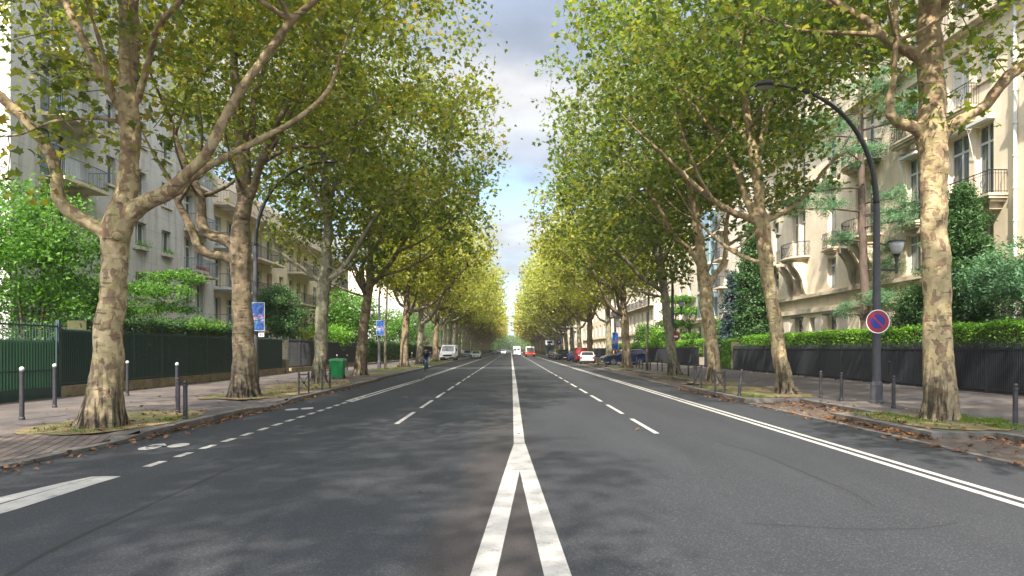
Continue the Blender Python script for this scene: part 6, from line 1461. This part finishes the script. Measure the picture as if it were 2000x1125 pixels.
for i, (x, y, mt, lab) in enumerate([(-5.6, 236, 'carteal', 'grey-blue car at the left end of the distant oncoming queue'), (-4.2, 262, 'carsilver', 'silver car second in the distant oncoming queue'), (-7.4, 255, 'carblack', 'dark car parked at the left of the distant oncoming queue'), (-3.2, 285, 'carwhite', 'white car deep in the distant oncoming queue'), (-1.1, 246, 'cargrey', 'dark grey car beside the central line, distant oncoming queue'), (-6.0, 290, 'cargrey', 'grey car deep in the distant oncoming queue, left lane')]):
    make_car('queued_car', lab, 'car', 'suv' if i % 2 else 'hatch', M[mt], (x, y, 0), 0, 'distant oncoming traffic queue')
make_car('queued_car', 'dark car driving away ahead of the white panel van', 'car', 'suv', M['carblack'], (3.6, 230, 0), R(180), None)

# ------------------------------------------------------------------ people
M['skin'] = plain('skin', (.45,.26,.18), .6); M['navycloth'] = plain('dark_navy_cloth', (.018,.020,.035), .9); M['denim'] = plain('blue_denim', (.03,.085,.19), .9); M['hair'] = plain('dark_hair', (.03,.02,.015), .8)
M['pinkcloth'] = plain('pink_cloth', (.45,.25,.24), .9); M['greycloth'] = plain('grey_cloth', (.16,.15,.15), .9); M['lightcloth'] = plain('light_cloth', (.55,.50,.46), .9)
def body_union(name, tubes, balls, mt, parent, vox=.018):
    m = MB()
    for p, r in tubes: m.tube(p, r, 10)
    for c, r in balls:
        k = 8; m.lathe(c, [(r*math.sin(.1+2.94*i/k), -r*math.cos(.1+2.94*i/k)) for i in range(k+1)], 12)
    o = m.build(name, mt, parent, smooth=True, world=False)
    a = o.modifiers.new('blend', 'REMESH'); a.mode = 'VOXEL'; a.voxel_size = vox; a.use_smooth_shade = True
    s = o.modifiers.new('smooth', 'SMOOTH'); s.factor = .5; s.iterations = 3; return o
def figure(label, loc, rz, J, top, bottom, group=None, coat_len=None):
    """J: dict of joints in local metres, facing -y"""
    t = thing('person', label, 'person', loc, rz, group); V_ = {k: Vector(v) for k, v in J.items()}
    arms = []; legs = []
    for s in ('l', 'r'):
        arms.append(([V_['sh'+s], V_['el'+s], V_['wr'+s]], [.052, .042, .030])); legs.append(([V_['hp'+s], V_['kn'+s], V_['an'+s]], [.085, .060, .042]))
    torso = ([V_['pelvis'], (V_['pelvis']+V_['chest'])/2, V_['chest'], V_['neck']], [.145, .13, .155, .07])
    head = V_['head']; tubes = [torso, ([V_['neck']-Vector((0,0,.05)), head], [.055, .055])] + arms + legs
    balls = [(head, .098), (head+Vector((0,-.02,-.06)), .075), (head+Vector((0,-.098,-.02)), .018), (head+Vector((.095,0,-.01)), .02), (head+Vector((-.095,0,-.01)), .02)]
    for s in ('l', 'r'):
        w = V_['wr'+s]; e = V_['el'+s]; d = (w-e).normalized(); u = d.orthogonal().normalized(); palm = w + d*.06
        tubes.append(([w, palm+d*.02], [.028, .034]))
        for k in range(4):
            o_ = u*(k-1.5)*.020; tubes.append(([palm+o_*.9, palm+d*.05+o_, palm+d*(.085-abs(k-1.2)*.01)+o_+Vector((0,-.01,-.015))], [.010, .009, .007]))
        tubes.append(([w+d*.03+u*.03, w+d*.06+u*.055, w+d*.09+u*.055], [.011, .010, .008]))
        f = V_['an'+s]; tubes.append(([f, f+Vector((0,-.06,-.06)), f+Vector((0,-.18,-.075))], [.042, .042, .030]))
    b = body_union('body', tubes, balls, M['skin'], t)
    body_union('jacket', [([V_['pelvis']-Vector((0,0,.06)), (V_['pelvis']+V_['chest'])/2, V_['chest'], V_['neck']-Vector((0,0,.03))], [.17, .155, .182, .09]), ([V_['shl'], V_['shr']], [.075, .075])] + [(a[0][:2]+[a[0][2].lerp(a[0][1], .12)], [.068, .056, .046]) for a in arms], [], top, b)
    body_union('trousers', [([V_['pelvis']+Vector((0,0,.03)), V_['pelvis']-Vector((0,0,.09))], [.155, .14])] + [(l[0][:2]+[l[0][2].lerp(l[0][1], .10)], [.100, .076, .060]) for l in legs], [], bottom, b)
    for s in ('l', 'r'):
        f = V_['an'+s]; body_union('shoe', [([f+Vector((0,.05,-.05)), f+Vector((0,-.08,-.06)), f+Vector((0,-.19,-.068))], [.048, .050, .038])], [], M['black'], b)
    body_union('hair', [], [(head+Vector((0,.02,.028)), .106)], M['hair'], b)
    for s in (-1, 1): MB().lathe(head+Vector((s*.034, -.088, 0)), [(.002,-.012),(.012,0),(.002,.012)], 8).build('eye', M['black'], b, world=False)
    MB().box(-.025, .025, -.105+head.y, -.085+head.y, head.z-.062, head.z-.052).build('mouth', M['red'], b, world=False)
    return t
def walk(st=.0, h=1.0):
    return {'pelvis':(0,0,.95*h),'chest':(0,-.01,1.30*h),'neck':(0,0,1.48*h),'head':(0,-.01,1.62*h),'shl':(.19,0,1.40*h),'shr':(-.19,0,1.40*h),'ell':(.24,.08*st,1.12*h),'elr':(-.24,-.08*st,1.12*h),'wrl':(.25,-.02+.1*st,.88*h),'wrr':(-.25,-.16*st-.02,.89*h),
            'hpl':(.09,0,.90*h),'hpr':(-.09,0,.90*h),'knl':(.10,-.14*st,.50*h),'knr':(-.10,.04*st,.49*h),'anl':(.10,-.20*st,.09),'anr':(-.10,.26*st,.10)}
# cyclist riding towards the camera in the cycle lane
cx, cy = -6.68, 53.5
bk = thing('bicycle', 'city bicycle ridden towards the camera in the left cycle lane', 'bicycle', (cx, cy, 0))
m = MB(); WR = .34
def wheel(y, nm):
    m = MB(); n = 28; pts = [(0, y+WR*math.cos(2*math.pi*i/n), .34+WR*math.sin(2*math.pi*i/n)) for i in range(n+1)]; m.tube(pts, .02, 8, cap=False); w = m.build(nm, M['black'], bk, world=False)
    m = MB()
    for i in range(14): a = 2*math.pi*i/14; m.bar((0, y, .34), (0, y+.32*math.cos(a), .34+.32*math.sin(a)), .003)
    m.build('spokes', M['chrome'], w, world=False)
wheel(-.52, 'wheel'); wheel(.52, 'wheel')
m = MB(); m.tube([(0,-.52,.34),(0,-.42,.75),(0,-.38,1.0)], .018, 8); m.tube([(0,-.40,.82),(0,.05,.32)], .02, 8); m.tube([(0,.05,.32),(0,.20,.88)], .018, 8); m.tube([(0,.05,.32),(0,.52,.34)], .014, 8); m.tube([(0,.17,.78),(0,.52,.34)], .012, 8); m.build('frame', M['carteal'], bk, world=False)
m = MB(); m.tube([(-.30,-.22,1.04),(-.22,-.38,1.05),(0,-.40,1.03),(.22,-.38,1.05),(.30,-.22,1.04)], .014, 8); m.build('handlebar', M['polegrey'], bk, world=False)
m = MB(); m.tube([(0,.08,.91),(0,.32,.93)], [.04,.09], 10); m.build('saddle', M['black'], bk, world=False)
m = MB(); m.bar((-.10,.05,.32), (.10,.05,.32), .012); m.bar((.10,.05,.32), (.10,.02,.17), .012); m.bar((-.10,.05,.32), (-.10,.08,.47), .012); m.box(.10,.2,-.05,.06,.15,.175); m.box(-.2,-.10,.03,.14,.47,.49); m.build('pedals', M['polegrey'], bk, world=False)
figure('cyclist in a dark jacket and blue jeans riding a bicycle on the left', (cx, cy, 0), 0,
       {'pelvis':(0,.18,1.02),'chest':(0,.03,1.36),'neck':(0,-.04,1.50),'head':(0,-.08,1.65),'shl':(.19,-.02,1.44),'shr':(-.19,-.02,1.44),'ell':(.30,-.10,1.20),'elr':(-.30,-.10,1.20),'wrl':(.28,-.24,1.10),'wrr':(-.28,-.24,1.10),
        'hpl':(.10,.16,.98),'hpr':(-.10,.16,.98),'knl':(.13,-.14,.64),'knr':(-.13,-.20,.86),'anl':(.14,.06,.27),'anr':(-.14,.12,.58)}, M['navycloth'], M['denim'])
figure('pedestrian in a pale pink top walking on the left pavement beside the white truck', (-10.35, 98, GZ), R(10), walk(.8), M['pinkcloth'], M['lightcloth'])
figure('pedestrian in dark clothes walking past the far left bollards', (-9.0, 112, GZ), R(180), walk(.7), M['greycloth'], M['navycloth'])
figure('pedestrian in a light top walking behind the white truck', (-8.3, 117, GZ), R(0), walk(1), M['lightcloth'], M['greycloth'])
figure('pedestrian in a brownish top behind the bonnet of the blue off-roader', (11.6, 76, GZ), R(20), walk(.8), M['orange'], M['greycloth'])

# ------------------------------------------------------------------ haze in the air
m_ = bpy.data.materials.new('haze'); m_.use_nodes = True; nt_ = m_.node_tree; nt_.nodes.clear()
o_ = nt_.nodes.new('ShaderNodeOutputMaterial'); pv = nt_.nodes.new('ShaderNodeVolumePrincipled'); pv.inputs['Color'].default_value = (.86,.90,.95,1); pv.inputs['Density'].default_value = .00028; pv.inputs['Anisotropy'].default_value = .2
nt_.links.new(pv.outputs[0], o_.inputs['Volume'])
hz = MB().box(-190, 190, -60, 860, -1.1, 32).build('haze', m_); tag(hz, 'thin pale haze in the air along the avenue', 'haze', kind='stuff')
